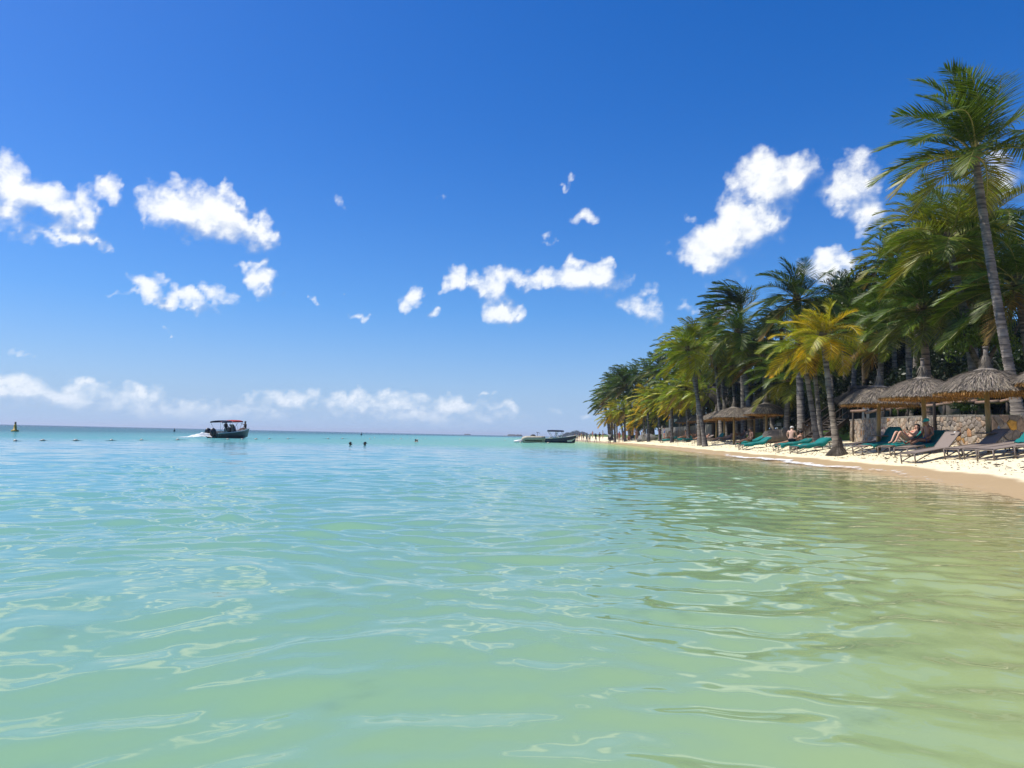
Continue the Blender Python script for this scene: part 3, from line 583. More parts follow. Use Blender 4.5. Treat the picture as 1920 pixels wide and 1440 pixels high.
def tree_trunk(h, r):
    mb = MB(); mb.tube([(0, 0, -.2), (0.05, 0, h * .4), (-.05, .05, h * .75)], [r * 1.3, r, r * .75], 8)
    for i in range(5):
        a = i * 1.3; mb.tube([(0, 0, h * .6), (math.cos(a) * h * .12, math.sin(a) * h * .12, h * .85), (math.cos(a) * h * .28, math.sin(a) * h * .28, h * 1.12)], [r * .6, r * .4, r * .15], 6)
    return mb.mesh('trunk', M['bark'], True)
def tree(px, d, topy, r, colr, label, group=None, flat=1.0):
    B = on_land(px, d); T = P(px, topy, d); H = T.z - B.z; cz = H - r * 0.95 * flat
    o = thing('broadleaf_tree', label, 'tree', B, prs.uniform(0, 6.28), group); obj('trunk', tree_trunk(max(1.5, cz), 0.22), o, color=(.5, .45, .4))
    c = obj('crown', TC[prs.randint(3)], o, (0, 0, cz), color=colr); c.scale = (r, r, r * flat); return o
tree(1622, 58, 470, 3.4, (0.045, 0.075, 0.012), 'broadleaf tree with glossy olive crown rising above the wall palms', flat=1.1)
tree(1566, 66, 540, 3.2, (0.04, 0.065, 0.014), 'rounded broadleaf tree between the dark tall palm and the olive tree')
tree(1843, 34.5, 556, 1.5, (0.11, 0.17, 0.012), 'small bright lime leaved tree behind the large umbrella', flat=1.4)
GB, LB = 'dark broadleaf trees behind the palms', 'dark broadleaf tree filling in behind the palm trunks'
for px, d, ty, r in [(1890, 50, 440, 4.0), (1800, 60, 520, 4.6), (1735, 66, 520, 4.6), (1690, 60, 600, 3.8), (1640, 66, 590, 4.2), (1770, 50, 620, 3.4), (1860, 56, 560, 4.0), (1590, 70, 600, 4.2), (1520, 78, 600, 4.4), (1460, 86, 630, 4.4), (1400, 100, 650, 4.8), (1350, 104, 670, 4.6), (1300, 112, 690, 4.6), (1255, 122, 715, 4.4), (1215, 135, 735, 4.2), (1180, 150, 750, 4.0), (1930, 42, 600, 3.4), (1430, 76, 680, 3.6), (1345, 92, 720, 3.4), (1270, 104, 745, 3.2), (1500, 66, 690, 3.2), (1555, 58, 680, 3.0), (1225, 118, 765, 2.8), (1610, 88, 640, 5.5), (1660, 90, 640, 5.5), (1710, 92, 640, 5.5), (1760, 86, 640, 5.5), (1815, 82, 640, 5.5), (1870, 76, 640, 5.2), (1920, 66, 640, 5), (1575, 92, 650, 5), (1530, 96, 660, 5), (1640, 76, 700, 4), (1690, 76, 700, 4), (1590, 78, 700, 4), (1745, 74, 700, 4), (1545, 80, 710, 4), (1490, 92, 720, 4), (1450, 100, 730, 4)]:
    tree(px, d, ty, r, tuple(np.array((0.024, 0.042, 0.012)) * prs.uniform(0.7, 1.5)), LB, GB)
def shrub(px, d, h, r, colr, label, group=None):
    B = on_land(px, d); o = thing('shrub', label, 'shrub', B, prs.uniform(0, 6.28), group)
    c = obj('foliage', SHC[prs.randint(2)], o, (0, 0, h * 0.48), color=colr); c.scale = (r, r, h * 0.62)
    mb = MB()
    for i in range(4): mb.tube([(0, 0, -.1), (0.2 * r * math.cos(i * 1.6), 0.2 * r * math.sin(i * 1.6), h * .3), (0.45 * r * math.cos(i * 1.6), 0.45 * r * math.sin(i * 1.6), h * .7)], [.05, .035, .015], 5)
    mb.build('stem', M['wood_dark'], o); return o
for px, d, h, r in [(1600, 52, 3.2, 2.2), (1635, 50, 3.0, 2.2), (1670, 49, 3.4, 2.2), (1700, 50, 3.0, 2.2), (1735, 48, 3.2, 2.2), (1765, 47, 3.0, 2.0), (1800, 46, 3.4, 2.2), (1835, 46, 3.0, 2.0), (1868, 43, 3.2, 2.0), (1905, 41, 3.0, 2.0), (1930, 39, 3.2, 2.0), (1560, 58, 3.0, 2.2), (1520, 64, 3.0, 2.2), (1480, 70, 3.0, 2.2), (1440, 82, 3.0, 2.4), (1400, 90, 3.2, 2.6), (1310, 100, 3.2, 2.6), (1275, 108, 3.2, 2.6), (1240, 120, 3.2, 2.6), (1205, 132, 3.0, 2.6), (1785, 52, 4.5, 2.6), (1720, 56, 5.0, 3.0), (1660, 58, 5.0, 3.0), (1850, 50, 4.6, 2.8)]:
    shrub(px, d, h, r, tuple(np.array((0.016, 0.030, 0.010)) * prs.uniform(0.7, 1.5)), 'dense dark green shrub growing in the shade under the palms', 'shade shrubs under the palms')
for px, d, h, r, c, l in [(1790, 41, 1.4, 1.2, (0.09, 0.15, 0.015), 'sunlit lime green hedge clump behind the log railing'), (1768, 39, 1.2, 0.9, (0.05, 0.09, 0.012), 'low leafy bush behind the stone wall beside a dark boulder'), (1822, 33, 1.1, 0.75, (0.045, 0.075, 0.012), 'twiggy bush growing against the top of the stone wall'), (1695, 40, 1.0, 0.6, (0.08, 0.13, 0.015), 'small leafy plant between railing posts'), (1600, 48, 1.6, 0.9, (0.05, 0.085, 0.012), 'bush with yellow green leaves by the terrace')]:
    shrub(px, d, h, r, c, l)
# spiky agave by the wall
B = on_land(1722, 34.0); mb = MB(); ag = thing('agave', 'spiky yellow green agave on top of the stone wall', 'plant', B)
for i in range(16):
    a = i * 2.4; tl = 0.25 + 0.5 * (i % 4) / 3; mb = MB(); e = Vector((math.cos(a) * tl, math.sin(a) * tl, 1.0 - tl * .6)); s_ = Vector((-math.sin(a), math.cos(a), 0)) * 0.05
    mb.add([Vector((0, 0, 0)) - s_, Vector((0, 0, 0)) + s_, e * .55 + s_ * 1.1, e, e * .55 - s_ * 1.1], [(0, 1, 2, 4), (4, 2, 3)]); obj('leaf', mb.mesh('leaf', M['leaf']), ag, color=(.16, .17, .03))
# grass tufts along the lawn edge
mb = MB(); gr = np.random.RandomState(9)
for i in range(9000):
    y = gr.uniform(29.5, 46) if i < 6500 else gr.uniform(46, 75); x = float(np.interp(y, LE_Y, LE_X)) + 0.05 + abs(gr.normal(0, 1.3)); z = lawn_z(x, y); a = gr.uniform(0, 6.28); h = gr.uniform(.05, .13); w = .012
    mb.add([(x - w * math.cos(a), y - w * math.sin(a), z - .03), (x + w * math.cos(a), y + w * math.sin(a), z - .03), (x + gr.uniform(-.05, .05), y + gr.uniform(-.05, .05), z + h)], [(0, 1, 2)])
o = stuff(mb.build('grass', M['grass'])); tag(o, 'short green grass blades along the lawn edge above the wall', 'grass')

# ------------------------------------------------------------------ stone wall (stones as pieces)
def clip_poly(poly, p, q):               # keep the side of poly nearer to p than to q
    m = ((p[0] + q[0]) / 2, (p[1] + q[1]) / 2); n = (q[0] - p[0], q[1] - p[1]); out = []
    f = lambda a: (a[0] - m[0]) * n[0] + (a[1] - m[1]) * n[1]
    for i in range(len(poly)):
        a, b = poly[i], poly[(i + 1) % len(poly)]; fa, fb = f(a), f(b)
        if fa <= 0: out.append(a)
        if fa * fb < 0: t = fa / (fa - fb); out.append((a[0] + (b[0] - a[0]) * t, a[1] + (b[1] - a[1]) * t))
    return out
def voronoi(u0, u1, v0, v1, sp, rs, big=None):
    pts = []
    nu, nv = max(1, int((u1 - u0) / sp)), max(1, int((v1 - v0) / (sp * .82)))
    for i in range(nu):
        for j in range(nv): pts.append((u0 + (i + .5 + rs.uniform(-.45, .45)) * (u1 - u0) / nu, v0 + (j + .5 + rs.uniform(-.45, .45)) * (v1 - v0) / nv))
    cells = []
    for a in pts:
        poly = [(u0, v0), (u1, v0), (u1, v1), (u0, v1)]
        for b in pts:
            if b is not a and abs(a[0] - b[0]) < sp * 3 and abs(a[1] - b[1]) < sp * 3: poly = clip_poly(poly, a, b)
            if len(poly) < 3: break
        if len(poly) >= 3: cells.append((a, poly))
    return cells
STONE = [(0.40, 0.32, 0.235), (0.35, 0.29, 0.235), (0.46, 0.37, 0.275), (0.29, 0.24, 0.195), (0.42, 0.30, 0.21), (0.37, 0.32, 0.26), (0.25, 0.21, 0.175)]
ORANGE = [(0.44, 0.25, 0.09), (0.42, 0.23, 0.12), (0.38, 0.19, 0.14)]
path = [Vector((x, y, 0)) for x, y in WALL]; acc_ = [0.0]
for a, b in zip(path, path[1:]): acc_.append(acc_[-1] + (b - a).length)
ZB = [1.05, 1.0, 0.92, 0.9, 0.88]; ZT = [2.22, 2.17, 2.1, 2.07, 2.02]
def wall_pt(u, v, out):                  # u metres along, v 0..1 height, out metres proud of the face
    i = 0
    while i < len(acc_) - 2 and u > acc_[i + 1]: i += 1
    t = (u - acc_[i]) / (acc_[i + 1] - acc_[i]); p = path[i].lerp(path[i + 1], t); d = (path[i + 1] - path[i]).normalized(); n = Vector((d.y, -d.x, 0)) if d.y < 0 else Vector((-d.y, d.x, 0))
    n = Vector((-abs(n.x), n.y if n.x < 0 else -n.y, 0)); zb = lerp(ZB[i], ZB[i + 1], t) - 0.25; zt = lerp(ZT[i], ZT[i + 1], t)
    return Vector((p.x, p.y, lerp(zb, zt, v))) + n * (out + 0.0)
wl = thing('stone_wall', 'dry tan rubble stone retaining wall with orange stones below the lawn', 'wall', (WALL[2][0], WALL[2][1], 0.6)); W0 = Vector(wl.location)
mb = MB(); us = np.linspace(0, acc_[-1] - 1e-3, 40); vs_ = []
for u in us: vs_ += [wall_pt(u, 0, 0) - W0, wall_pt(u, 0.985, 0) - W0, wall_pt(u, 0.985, -0.5) - W0, wall_pt(u, 0, -0.5) - W0]
fs_ = [(i * 4 + a, i * 4 + 4 + a, i * 4 + 4 + b, i * 4 + b) for i in range(39) for a, b in ((0, 1), (1, 2), (2, 3))] + [(0, 1, 2, 3), (159, 158, 157, 156)]
mb.add(vs_, fs_); mb.build('mortar_core', M['mortar'], wl)
rs = np.random.RandomState(8); L_ = acc_[-1]; U_SPLIT = 7.6
def stone_geo(mb, poly, c, O, fn, proud, gap=0.93):
    inner = [(c[0] + (x - c[0]) * gap, c[1] + (y - c[1]) * gap) for x, y in poly]; k = len(inner)
    top = [(c[0] + (x - c[0]) * .72 * gap, c[1] + (y - c[1]) * .72 * gap) for x, y in poly]
    vs = [fn(x, y, -0.02) - O for x, y in inner] + [fn(x, y, proud * .6) - O for x, y in inner] + [fn(x, y, proud) - O for x, y in top]
    fs = [(i, (i + 1) % k, k + (i + 1) % k, k + i) for i in range(k)] + [(k + i, k + (i + 1) % k, 2 * k + (i + 1) % k, 2 * k + i) for i in range(k)] + [tuple(range(2 * k, 3 * k))]
    mb.add(vs, fs)
far_mb = MB()
def cwall(u, v, o): return wall_pt(min(max(u, 0), L_ - 1e-3), v / 1.4, o)
for c, poly in voronoi(0, U_SPLIT, 0.0, 1.40, 0.235, rs):
    far_mb.col = tuple(np.array(ORANGE[rs.randint(3)] if rs.rand() < 0.05 else STONE[rs.randint(len(STONE))]) * rs.uniform(.85, 1.25)); stone_geo(far_mb, poly, c, W0, cwall, rs.uniform(.02, .05))
o = far_mb.build('small_stone', M['stone_t'], wl); o['kind'] = 'stuff'
near = voronoi(U_SPLIT, L_ - 0.001, 0.0, 1.40, 0.235, rs)
for c, poly in near:
    mb = MB(); O = cwall(c[0], c[1], 0); stone_geo(mb, poly, c, O, cwall, rs.uniform(.03, .075))
    pr_or = 0.24 if (c[0] > L_ - 3.6 and c[1] < 0.75) else 0.06
    obj('stone', mb.mesh('stone', M['stone']), wl, O - W0, color=tuple(np.array(ORANGE[rs.randint(3)] if rs.rand() < pr_or else STONE[rs.randint(len(STONE))]) * rs.uniform(.8, 1.25)))
u = 0.0
while u < L_ - 0.3:                      # coping stones
    w = rs.uniform(.35, .6); w = min(w, L_ - u - .01); mb = MB(); O = wall_pt(u + w / 2, 1, 0); vs = []
    for uu in (u + .015, u + w - .015):
        for out, dz in ((.05, -.02), (.06, .055), (-.45, .06), (-.45, -.02)): vs.append(wall_pt(uu, 1, out) + Vector((0, 0, dz + rs.uniform(-.008, .008))) - O)
    mb.add(vs, [(0, 1, 2, 3), (7, 6, 5, 4), (0, 4, 5, 1), (1, 5, 6, 2), (2, 6, 7, 3), (3, 7, 4, 0)]); obj('coping_stone', mb.mesh('coping_stone', M['stone']), wl, O - W0, color=(.27, .245, .21)); u += w
# short return of the wall that turns inland at the corner
wr_ = thing('wall_return', 'shaded end of the stone wall turning inland with one large orange boulder', 'wall', (18.05, 29.0, 0.6)); O0 = Vector(wr_.location)
A, B_ = Vector((18.07, 29.0, 0)), Vector((21.2, 29.5, 0)); dd_ = (B_ - A); LL = dd_.length; dd_.normalize(); nn_ = Vector((dd_.y, -dd_.x, 0))
def rwall(u, v, o): return A + dd_ * u + nn_ * o + Vector((0, 0, 0.55 + v))
mb = MB(); mb.add([rwall(0, 0, 0) - O0, rwall(LL, 0, 0) - O0, rwall(LL, 1.5, 0) - O0, rwall(0, 1.5, 0) - O0, rwall(0, 0, -.4) - O0, rwall(LL, 0, -.4) - O0, rwall(LL, 1.5, -.4) - O0, rwall(0, 1.5, -.4) - O0], [(0, 1, 2, 3), (7, 6, 5, 4), (3, 2, 6, 7), (1, 5, 6, 2), (4, 0, 3, 7)]); mb.build('mortar_core', M['mortar'], wr_)
for c, poly in voronoi(0.02, LL, 0.0, 1.55 , 0.36, rs):
    mb = MB(); O = rwall(c[0], c[1], 0); stone_geo(mb, poly, c, O, rwall, rs.uniform(.03, .08))
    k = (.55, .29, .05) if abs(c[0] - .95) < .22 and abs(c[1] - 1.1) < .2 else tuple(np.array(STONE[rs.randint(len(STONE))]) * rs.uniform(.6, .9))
    obj('stone', mb.mesh('stone', M['stone']), wr_, O - O0, color=k)

# ------------------------------------------------------------------ thatched umbrellas
def straw(mb, p, d, n, l, w):
    s_ = d.cross(n).normalized() * w; mb.add([p - s_, p + s_, p + d * l + s_ * .35, p + d * l - s_ * .35], [(0, 1, 2, 3)])
def umbrella_proto(nstraw, seed):
    rs = np.random.RandomState(seed); Rm, Hc = 1.5, 0.80; th = MB(); fr = MB()
    prof = lambda r: Hc * (1 - (r / Rm) ** 2.0)
    rad = [0.16, 0.4, 0.65, 0.9, 1.12, 1.3, 1.42, 1.5]
    th.col = (.55, .55, .55); th.lathe([(r, prof(r)) for r in rad[::-1]], 40, cap=False)
    fr.col = (.55, .5, .45); fr.lathe([(r * .985, prof(r) - .07) for r in rad], 40, cap=False)
    for i in range(nstraw):
        a = rs.uniform(0, 2 * math.pi); r = Rm * math.sqrt(rs.uniform(0.012, 1)); sl = -Hc * 2.0 / Rm * (r / Rm)
        e = Vector((math.cos(a), math.sin(a), 0)); d = (e + Vector((0, 0, sl))).normalized(); n = (Vector((0, 0, 1)) - e * sl).normalized(); tw = Vector((-math.sin(a), math.cos(a), 0)) * rs.uniform(-.16, .16)
        g = rs.uniform(.25, 1.55); th.col = (g, g * rs.uniform(.94, 1.0), g * rs.uniform(.86, 1.0)); l = rs.uniform(.22, .42)
        if r > 1.22: l = min(l, Rm + rs.uniform(.02, .13) - r)
        p = e * r + Vector((0, 0, prof(r))) + n * rs.uniform(.0, .02); straw(th, p, (d + tw + n * rs.uniform(.0, .10)).normalized(), n, l, rs.uniform(.008, .016))
    for i in range(nstraw // 3):
        a = rs.uniform(0, 2 * math.pi); r = rs.uniform(1.30, 1.47); e = Vector((math.cos(a), math.sin(a), 0)); d = (e * .30 + Vector((0, 0, -1)) + Vector((-math.sin(a), math.cos(a), 0)) * rs.uniform(-.2, .2)).normalized(); g = rs.uniform(.5, 1.5); fr.col = (g, g, g)
        straw(fr, e * r + Vector((0, 0, prof(r) - .03)), d, e, rs.uniform(.08, .21), rs.uniform(.008, .015))
    cap = MB(); rc = [(0.34, .72), (0.36, .76), (0.31, .80), (0.19, .85), (0.13, 0.97), (0.10, 1.12), (0.085, 1.3)]; cap.lathe(rc, 14)
    for i in range(260):
        a = rs.uniform(0, 6.28); e = Vector((math.cos(a), math.sin(a), 0)); z = rs.uniform(.8, 1.3); r = .095 + (1.3 - z) ** 2 * .34; g = rs.uniform(.5, 1.2); cap.col = (g * .8, g * .78, g * .75); straw(cap, e * r + Vector((0, 0, z)), (e * .5 + Vector((0, 0, -1))).normalized(), e, rs.uniform(.15, .3), .012)
    ties = MB()
    for i in range(26):                  # frayed band tied round the cap
        a = i / 26 * 6.283; ties.tube([(.36 * math.cos(a), .36 * math.sin(a), .72 + .02 * math.sin(i * 2.1)), (.37 * math.cos(a + .27), .37 * math.sin(a + .27), .73 + .02 * math.sin(i * 1.3))], .03, 5)
    fin = MB(); fin.tube([(0, 0, 1.25), (0.0, 0, 1.6), (0.0, 0, 1.92)], [.08, .07, .072], 10); fin.lathe([(.09, 1.90), (.095, 1.97), (.08, 1.985)], 10)
    ribs = []
    for i in range(8):
        a = i * math.pi / 4 + .2; m_ = MB(); m_.tube([(.06 * math.cos(a), .06 * math.sin(a), .62), (1.34 * math.cos(a), 1.34 * math.sin(a), prof(1.34) - .09)], .028, 5); ribs.append(m_.mesh('rafter', M['pole']))
    return th.mesh('thatch', M['thatch']), fr.mesh('thatch_fringe', M['fringe']), cap.mesh('thatch_cap', M['thatch']), ties.mesh('cap_band', M['thatch_dark']), fin.mesh('finial', M['greylog'], True), ribs
UP = {'n': umbrella_proto(5200, 3), 'm': umbrella_proto(2200, 4)}
table_mesh = None
def umbrella(p, h, lean, label, cls='n', group=None, table=False, sc=1.0, rz=0.0):
    o = thing('thatched_umbrella', label, 'umbrella', p, rz, group); th, fr, cap, ties, fin, ribs = UP[cls]; top = Vector((lean[0], lean[1], h))
    mb = MB(); mb.tube([(0, 0, -.35), tuple(top * .5), tuple(top + Vector((lean[0] * .1, lean[1] * .1, .7)))], [.088, .08, .07], 10); mb.build('pole', M['pole'], o, True)
    for nm, me in (('thatch', th), ('thatch_fringe', fr), ('thatch_cap', cap), ('cap_band', ties), ('finial', fin)):
        c = obj(nm, me, o, top); c.scale = (sc * 1.04, sc * 1.04, sc * .93) if nm != 'finial' else (sc * .9, sc * .9, sc * .76)
        if nm in ('thatch', 'thatch_fringe'): c['kind'] = 'stuff'
    if cls == 'n':
        for me in ribs: c = obj('rafter', me, o, top); c.scale = (sc * 1.04, sc * 1.04, sc * .93)
    if table:
        mb = MB(); mb.lathe([(.40, .60), (.42, .615), (.42, .635), (.40, .645)], 24, (lean[0] * .3, lean[1] * .3, 0)); mb.build('table_disc', M['greylog'], o)
    return o
def drop(px, d): return on_sand(px, d)
umbrella(drop(1857, 24.9), 1.93, (-.10, 0), 'largest thatched straw umbrella with a small round drinks table on its pole', table=True, sc=1.0)
umbrella(drop(1738, 28.3), 1.98, (-.16, .1), 'thatched straw umbrella with slanting cap over the reading woman', sc=.97, rz=1.0)
umbrella(drop(1647, 32.0), 1.93, (-.05, 0), 'thatched straw umbrella with tall grey finial post beside the teal towel chair', table=True, sc=.98, rz=2.0)
umbrella(drop(2010, 23.2), 2.0, (0, 0), 'thatched straw umbrella cut off beside the largest one', sc=1.0, rz=3.0)
for i, (px, d) in enumerate([(1437, 54), (1414, 58), (1396, 63), (1376, 58), (1358, 68), (1343, 74), (1318, 79), (1292, 86)]):
    umbrella(drop(px, d), 2.0, (0, 0), 'small thatched umbrella in the crowded row beyond the yellow palms', 'm', 'row of thatched umbrellas on the middle beach', sc=1.02, rz=i * .7)

# ------------------------------------------------------------------ loungers and towels
def lounger_parts():
    out = {}
    def rail(sy):
        m_ = MB(); m_.tube([(-1.0, sy * .31, .06), (-1.0, sy * .31, .31), (-.96, sy * .31, .35), (.30, sy * .31, .37), (.95, sy * .31, .33)], .022, 6); return m_.mesh('side_rail', M['taupe'], True)
    def leg(x, sy):
        m_ = MB(); m_.tube([(x, sy * .31, -.06), (x, sy * .31, .34)], .024, 6); return m_.mesh('leg', M['taupe'], True)
    def brace(sy):
        m_ = MB(); pts = [(-.98 + i * .17, sy * .29, .04 + .27 * math.sin(min(1, i / 6) * 1.5)) for i in range(9)] + [(.62, sy * .29, .18), (.78, sy * .29, .02)]
        m_.tube(pts, .02, 6); return m_.mesh('skid_brace', M['taupe'], True)
    out['fixed'] = [('side_rail', rail(-1)), ('side_rail', rail(1)), ('leg', leg(-1.0, -1)), ('leg', leg(-1.0, 1)), ('leg', leg(.8, -1)), ('leg', leg(.8, 1)), ('skid_brace', brace(-1)), ('skid_brace', brace(1))]
    m_ = MB(); m_.tube([(-1.0, -.31, .33), (-1.0, .31, .33)], .022, 6); m_.tube([(-.99, -.31, .03), (-.99, .31, .03)], .016, 6); out['fixed'].append(('foot_bar', m_.mesh('foot_bar', M['taupe'])))
    m_ = MB(); n = 10; vs = []
    for i in range(n + 1):
        x = lerp(-.98, .30, i / n); sag = -.03 * math.sin(math.pi * i / n)
        for y in (-.30, .30): vs += [(x, y, .372 + sag * (.4 if abs(y) > .2 else 1)), (x, y, .352 + sag)]
    m_.add(vs, [(i * 4, i * 4 + 2, i * 4 + 6, i * 4 + 4) for i in range(n)] + [(i * 4 + 3, i * 4 + 1, i * 4 + 5, i * 4 + 7) for i in range(n)]); out['fixed'].append(('seat_sling', m_.mesh('seat_sling', M['sling'])))
    m_ = MB(); m_.box((.36, 0, 0), (.74, .60, .022)); out['back'] = m_.mesh('backrest', M['sling'])
    m_ = MB(); m_.tube([(0, -.31, 0), (.72, -.31, 0), (.76, -.27, 0), (.76, .27, 0), (.72, .31, 0), (0, .31, 0)], .02, 6); out['bframe'] = m_.mesh('backrest_frame', M['taupe'], True)
    m_ = MB(); m_.tube([(.42, -.25, 0), (.55, -.25, -.40)], .014, 5); m_.tube([(.42, .25, 0), (.55, .25, -.40)], .014, 5); out['strut'] = m_.mesh('back_strut', M['taupe'])
    return out
LP = lounger_parts()
TEAL = (0.003, 0.185, 0.17)
def lounger(p, yaw, back, label, group=None, tilt=None):
    o = thing('sun_lounger', label, 'sun lounger', p, yaw, group)
    sl = math.atan2(gz(p.x + .8 * math.cos(yaw), p.y + .8 * math.sin(yaw)) - gz(p.x - .8 * math.cos(yaw), p.y - .8 * math.sin(yaw)), 1.6); o.rotation_euler = (0, -sl, yaw); o.scale = (1, 1, .87)
    for nm, me in LP['fixed']: obj(nm, me, o)
    b = obj('backrest', LP['back'], o, (.31, 0, .365)); b.rotation_euler = (0, -back, 0); obj('backrest_frame', LP['bframe'], b)
    if back > .25:
        m_ = MB(); e = Vector((.31 + .45 * math.cos(back), 0, .365 + .45 * math.sin(back)))
        for sy in (-.25, .25): m_.tube([(e.x, sy, e.z), (.31 + .75 * math.cos(back * .5), sy, .20)], .014, 5)
        m_.build('back_strut', M['taupe'], o)
    return o
def towel(o, back, x0, x1, label, colr=TEAL, on_back=True, drop_=.16, group=None, wid=.34, seed=0):
    """cloth lying along the seat (and up the back), hanging over the sides"""
    rs = np.random.RandomState(seed); prof = []
    n = 14
    for i in range(n + 1):
        x = lerp(x0, x1, i / n)
        if x <= .30: prof.append(Vector((x, 0, .385)))
        else:
            l = x - .30; prof.append(Vector((.30 + l * math.cos(back) - .02 * math.sin(back), 0, .385 + l * math.sin(back))))
    if x1 > .95: prof.append(prof[-1] + Vector((.05, 0, .0))); prof.append(prof[-1] + Vector((.06 * 1, 0, -.28)))
    V = []; m = 12; fold = [rs.uniform(0, 6.28) for _ in range(4)]
    for i, p in enumerate(prof):
        for j in range(m + 1):
            y = lerp(-1, 1, j / m); w = wid + .02 * math.sin(i * .9 + fold[0]); yy = y * (w + drop_); over = max(0, abs(yy) - w)
            wr = .012 * math.sin(i * 1.7 + fold[1]) + .012 * math.sin(j * 2.1 + i * .6 + fold[2])
            V.append(p + Vector((.03 * math.sin(j * .8 + fold[3]), math.copysign(min(abs(yy), w) + over * .15 + .012 * math.sin(i * 1.3 + j), yy) if over else yy, -over * (.9 + .25 * math.sin(i * 1.1 + fold[0])) + wr)))
    k = m + 1; mb = MB(); mb.add(V, [(i * k + j, i * k + j + 1, (i + 1) * k + j + 1, (i + 1) * k + j) for i in range(len(prof) - 1) for j in range(m)])
    me = mb.mesh('beach_towel', M['towel'], True); t = obj('beach_towel', me, None, o.location, color=colr); t.rotation_euler = o.rotation_euler; t.scale = o.scale
    sm = t.modifiers.new('thickness', 'SOLIDIFY'); sm.thickness = .012
    return tag(t, label, 'towel', group)
def foot_at(px, d, yaw): p = on_sand(px, d); return Vector((p.x + math.cos(yaw), p.y + math.sin(yaw), 0))
def place(px, d, yaw, back, label, group=None):
    c = foot_at(px, d, yaw); c.z = gz(c.x, c.y) + .02; return lounger(c, yaw, back, label, group)
lA = place(1592, 33.6, R(6), .75, 'taupe sun lounger standing behind the matted palm root cone')
lB = place(1608, 31.4, R(10), .90, 'taupe sun lounger whose raised back is hooded by a teal towel')
towel(lB, .90, -.55, 1.12, 'teal towel hooding a raised lounger back below the grey finial umbrella', seed=1)
lC = place(1658, 29.4, R(14), .60, 'taupe sun lounger with the reading woman on it')
towel(lC, .60, -.75, 1.0, 'teal towel spread under the reading woman', seed=2, drop_=.12)
lC2 = place(1690, 27.6, R(16), .62, 'taupe sun lounger under the man in the turquoise cap')
towel(lC2, .62, -.2, 1.05, 'bright teal towel draped over the lounger beside the capped man', seed=3)
lD = place(1703, 24.9, R(13), .76, 'empty taupe sun lounger with a navy cap hung on its raised back')
lE = place(1785, 24.2, R(10), .62, 'empty taupe sun lounger behind the drinks table pole')
lF = place(1822, 23.2, R(8), .10, 'flat taupe sun lounger squeezed beside the drinks table pole')
lG = place(1848, 22.2, R(10), .60, 'taupe sun lounger with teal towel on its back in front of the large umbrella')
towel(lG, .60, .35, 1.06, 'teal towel on the back of the lounger before the large umbrella', seed=4)
lH = place(1921, 21.4, R(10), .55, 'taupe sun lounger cut off beside the towelled one')
# middle beach loungers
midl = [(1389, 47.5, 6, .42, 'taupe sun lounger with long teal towel in front of the small umbrellas', 1), (1383, 52, 8, .35, 'taupe sun lounger with teal towel just behind the long towelled one', 1), (1455, 41.5, 8, .12, 'taupe sun lounger the white capped man sits on', 1), (1488, 37.5, 12, .35, 'taupe sun lounger with low arched frame next to the root cone', 1),
        (1240, 90, 6, .3, 'teal covered sun lounger beside the couple standing at the grey wall', 1), (1268, 84, 6, .5, 'teal covered sun lounger below the wall with climbers', 1), (1282, 80, 6, .3, 'teal covered sun lounger next to the twin sand palms', 1), (1300, 72, 8, .4, 'bare taupe sun lounger with a sunbather behind the twin palm trunk', 0), (1338, 62, 8, .5, 'bare taupe sun lounger with a pale sunbather under the umbrella row', 0), (1322, 68, 8, .8, 'taupe sun lounger with upright teal back under the umbrella row', 1), (1362, 60, 8, .8, 'bare taupe sun lounger with raised back under the umbrella row', 0)]
ML = []
for i, (px, d, yw, bk, lb, tw) in enumerate(midl):
    o = place(px, d, R(yw), bk, lb); ML.append(o)
    if tw: towel(o, bk, -.9 if i != 9 else .3, .95, 'teal towel over the ' + lb.split('sun lounger ')[1] + ' lounger' if False else 'teal towel covering the lounger ' + lb.split('sun lounger ')[1].replace('with long teal towel ', '').replace('with teal towel ', ''), seed=20 + i, drop_=.2)
# navy cap on the lounger back
mb = MB(); mb.ball((0, 0, 0), (.115, .10, .10), 12, 6); hc = thing('baseball_cap', 'navy and white cap hung over the empty lounger back', 'cap', tuple(Vector(lD.location) + Vector((.31 + .70 * math.cos(.76), .1, .37 + .66 * math.sin(.76)))), .3)
obj('crown', mb.mesh('crown', M['navycloth'], True), hc); mb = MB(); mb.box((-.15, 0, -.03), (.14, .15, .012)); mb.build('brim', M['navycloth'], hc); mb = MB(); mb.ball((-.10, 0, .02), (.03, .06, .05), 8, 5); mb.build('badge', M['white'], hc)
# bottle on the drinks table
bp = drop(1857, 24.9); mb = MB(); mb.lathe([(.0, .0), (.035, .0), (.036, .16), (.014, .21), (.013, .235)], 10); bt = tag(obj('water_bottle', mb.mesh('water_bottle', M['canvas'], True), None, bp + Vector((.22, -.1, .647))), 'clear white water bottle on the round drinks table', 'bottle')
mb = MB(); n = 8
mb.add([(x * .16, y * .2, .02 + .06 * math.sin(i * 2.3)) for i, (x, y) in enumerate([(a, b) for a in (-1, -.3, .4, 1) for b in (-1, 0, 1)])], [(i * 3 + j, i * 3 + j + 1, i * 3 + j + 4, i * 3 + j + 3) for i in range(3) for j in range(2)])
ct = obj('folded_cloth', mb.mesh('folded_cloth', M['towel'], True), None, bp + Vector((.34, .05, .66)), color=(.10, .42, .50)); ct.modifiers.new('t', 'SOLIDIFY').thickness = .03; tag(ct, 'pale blue folded cloth on the round drinks table', 'cloth')

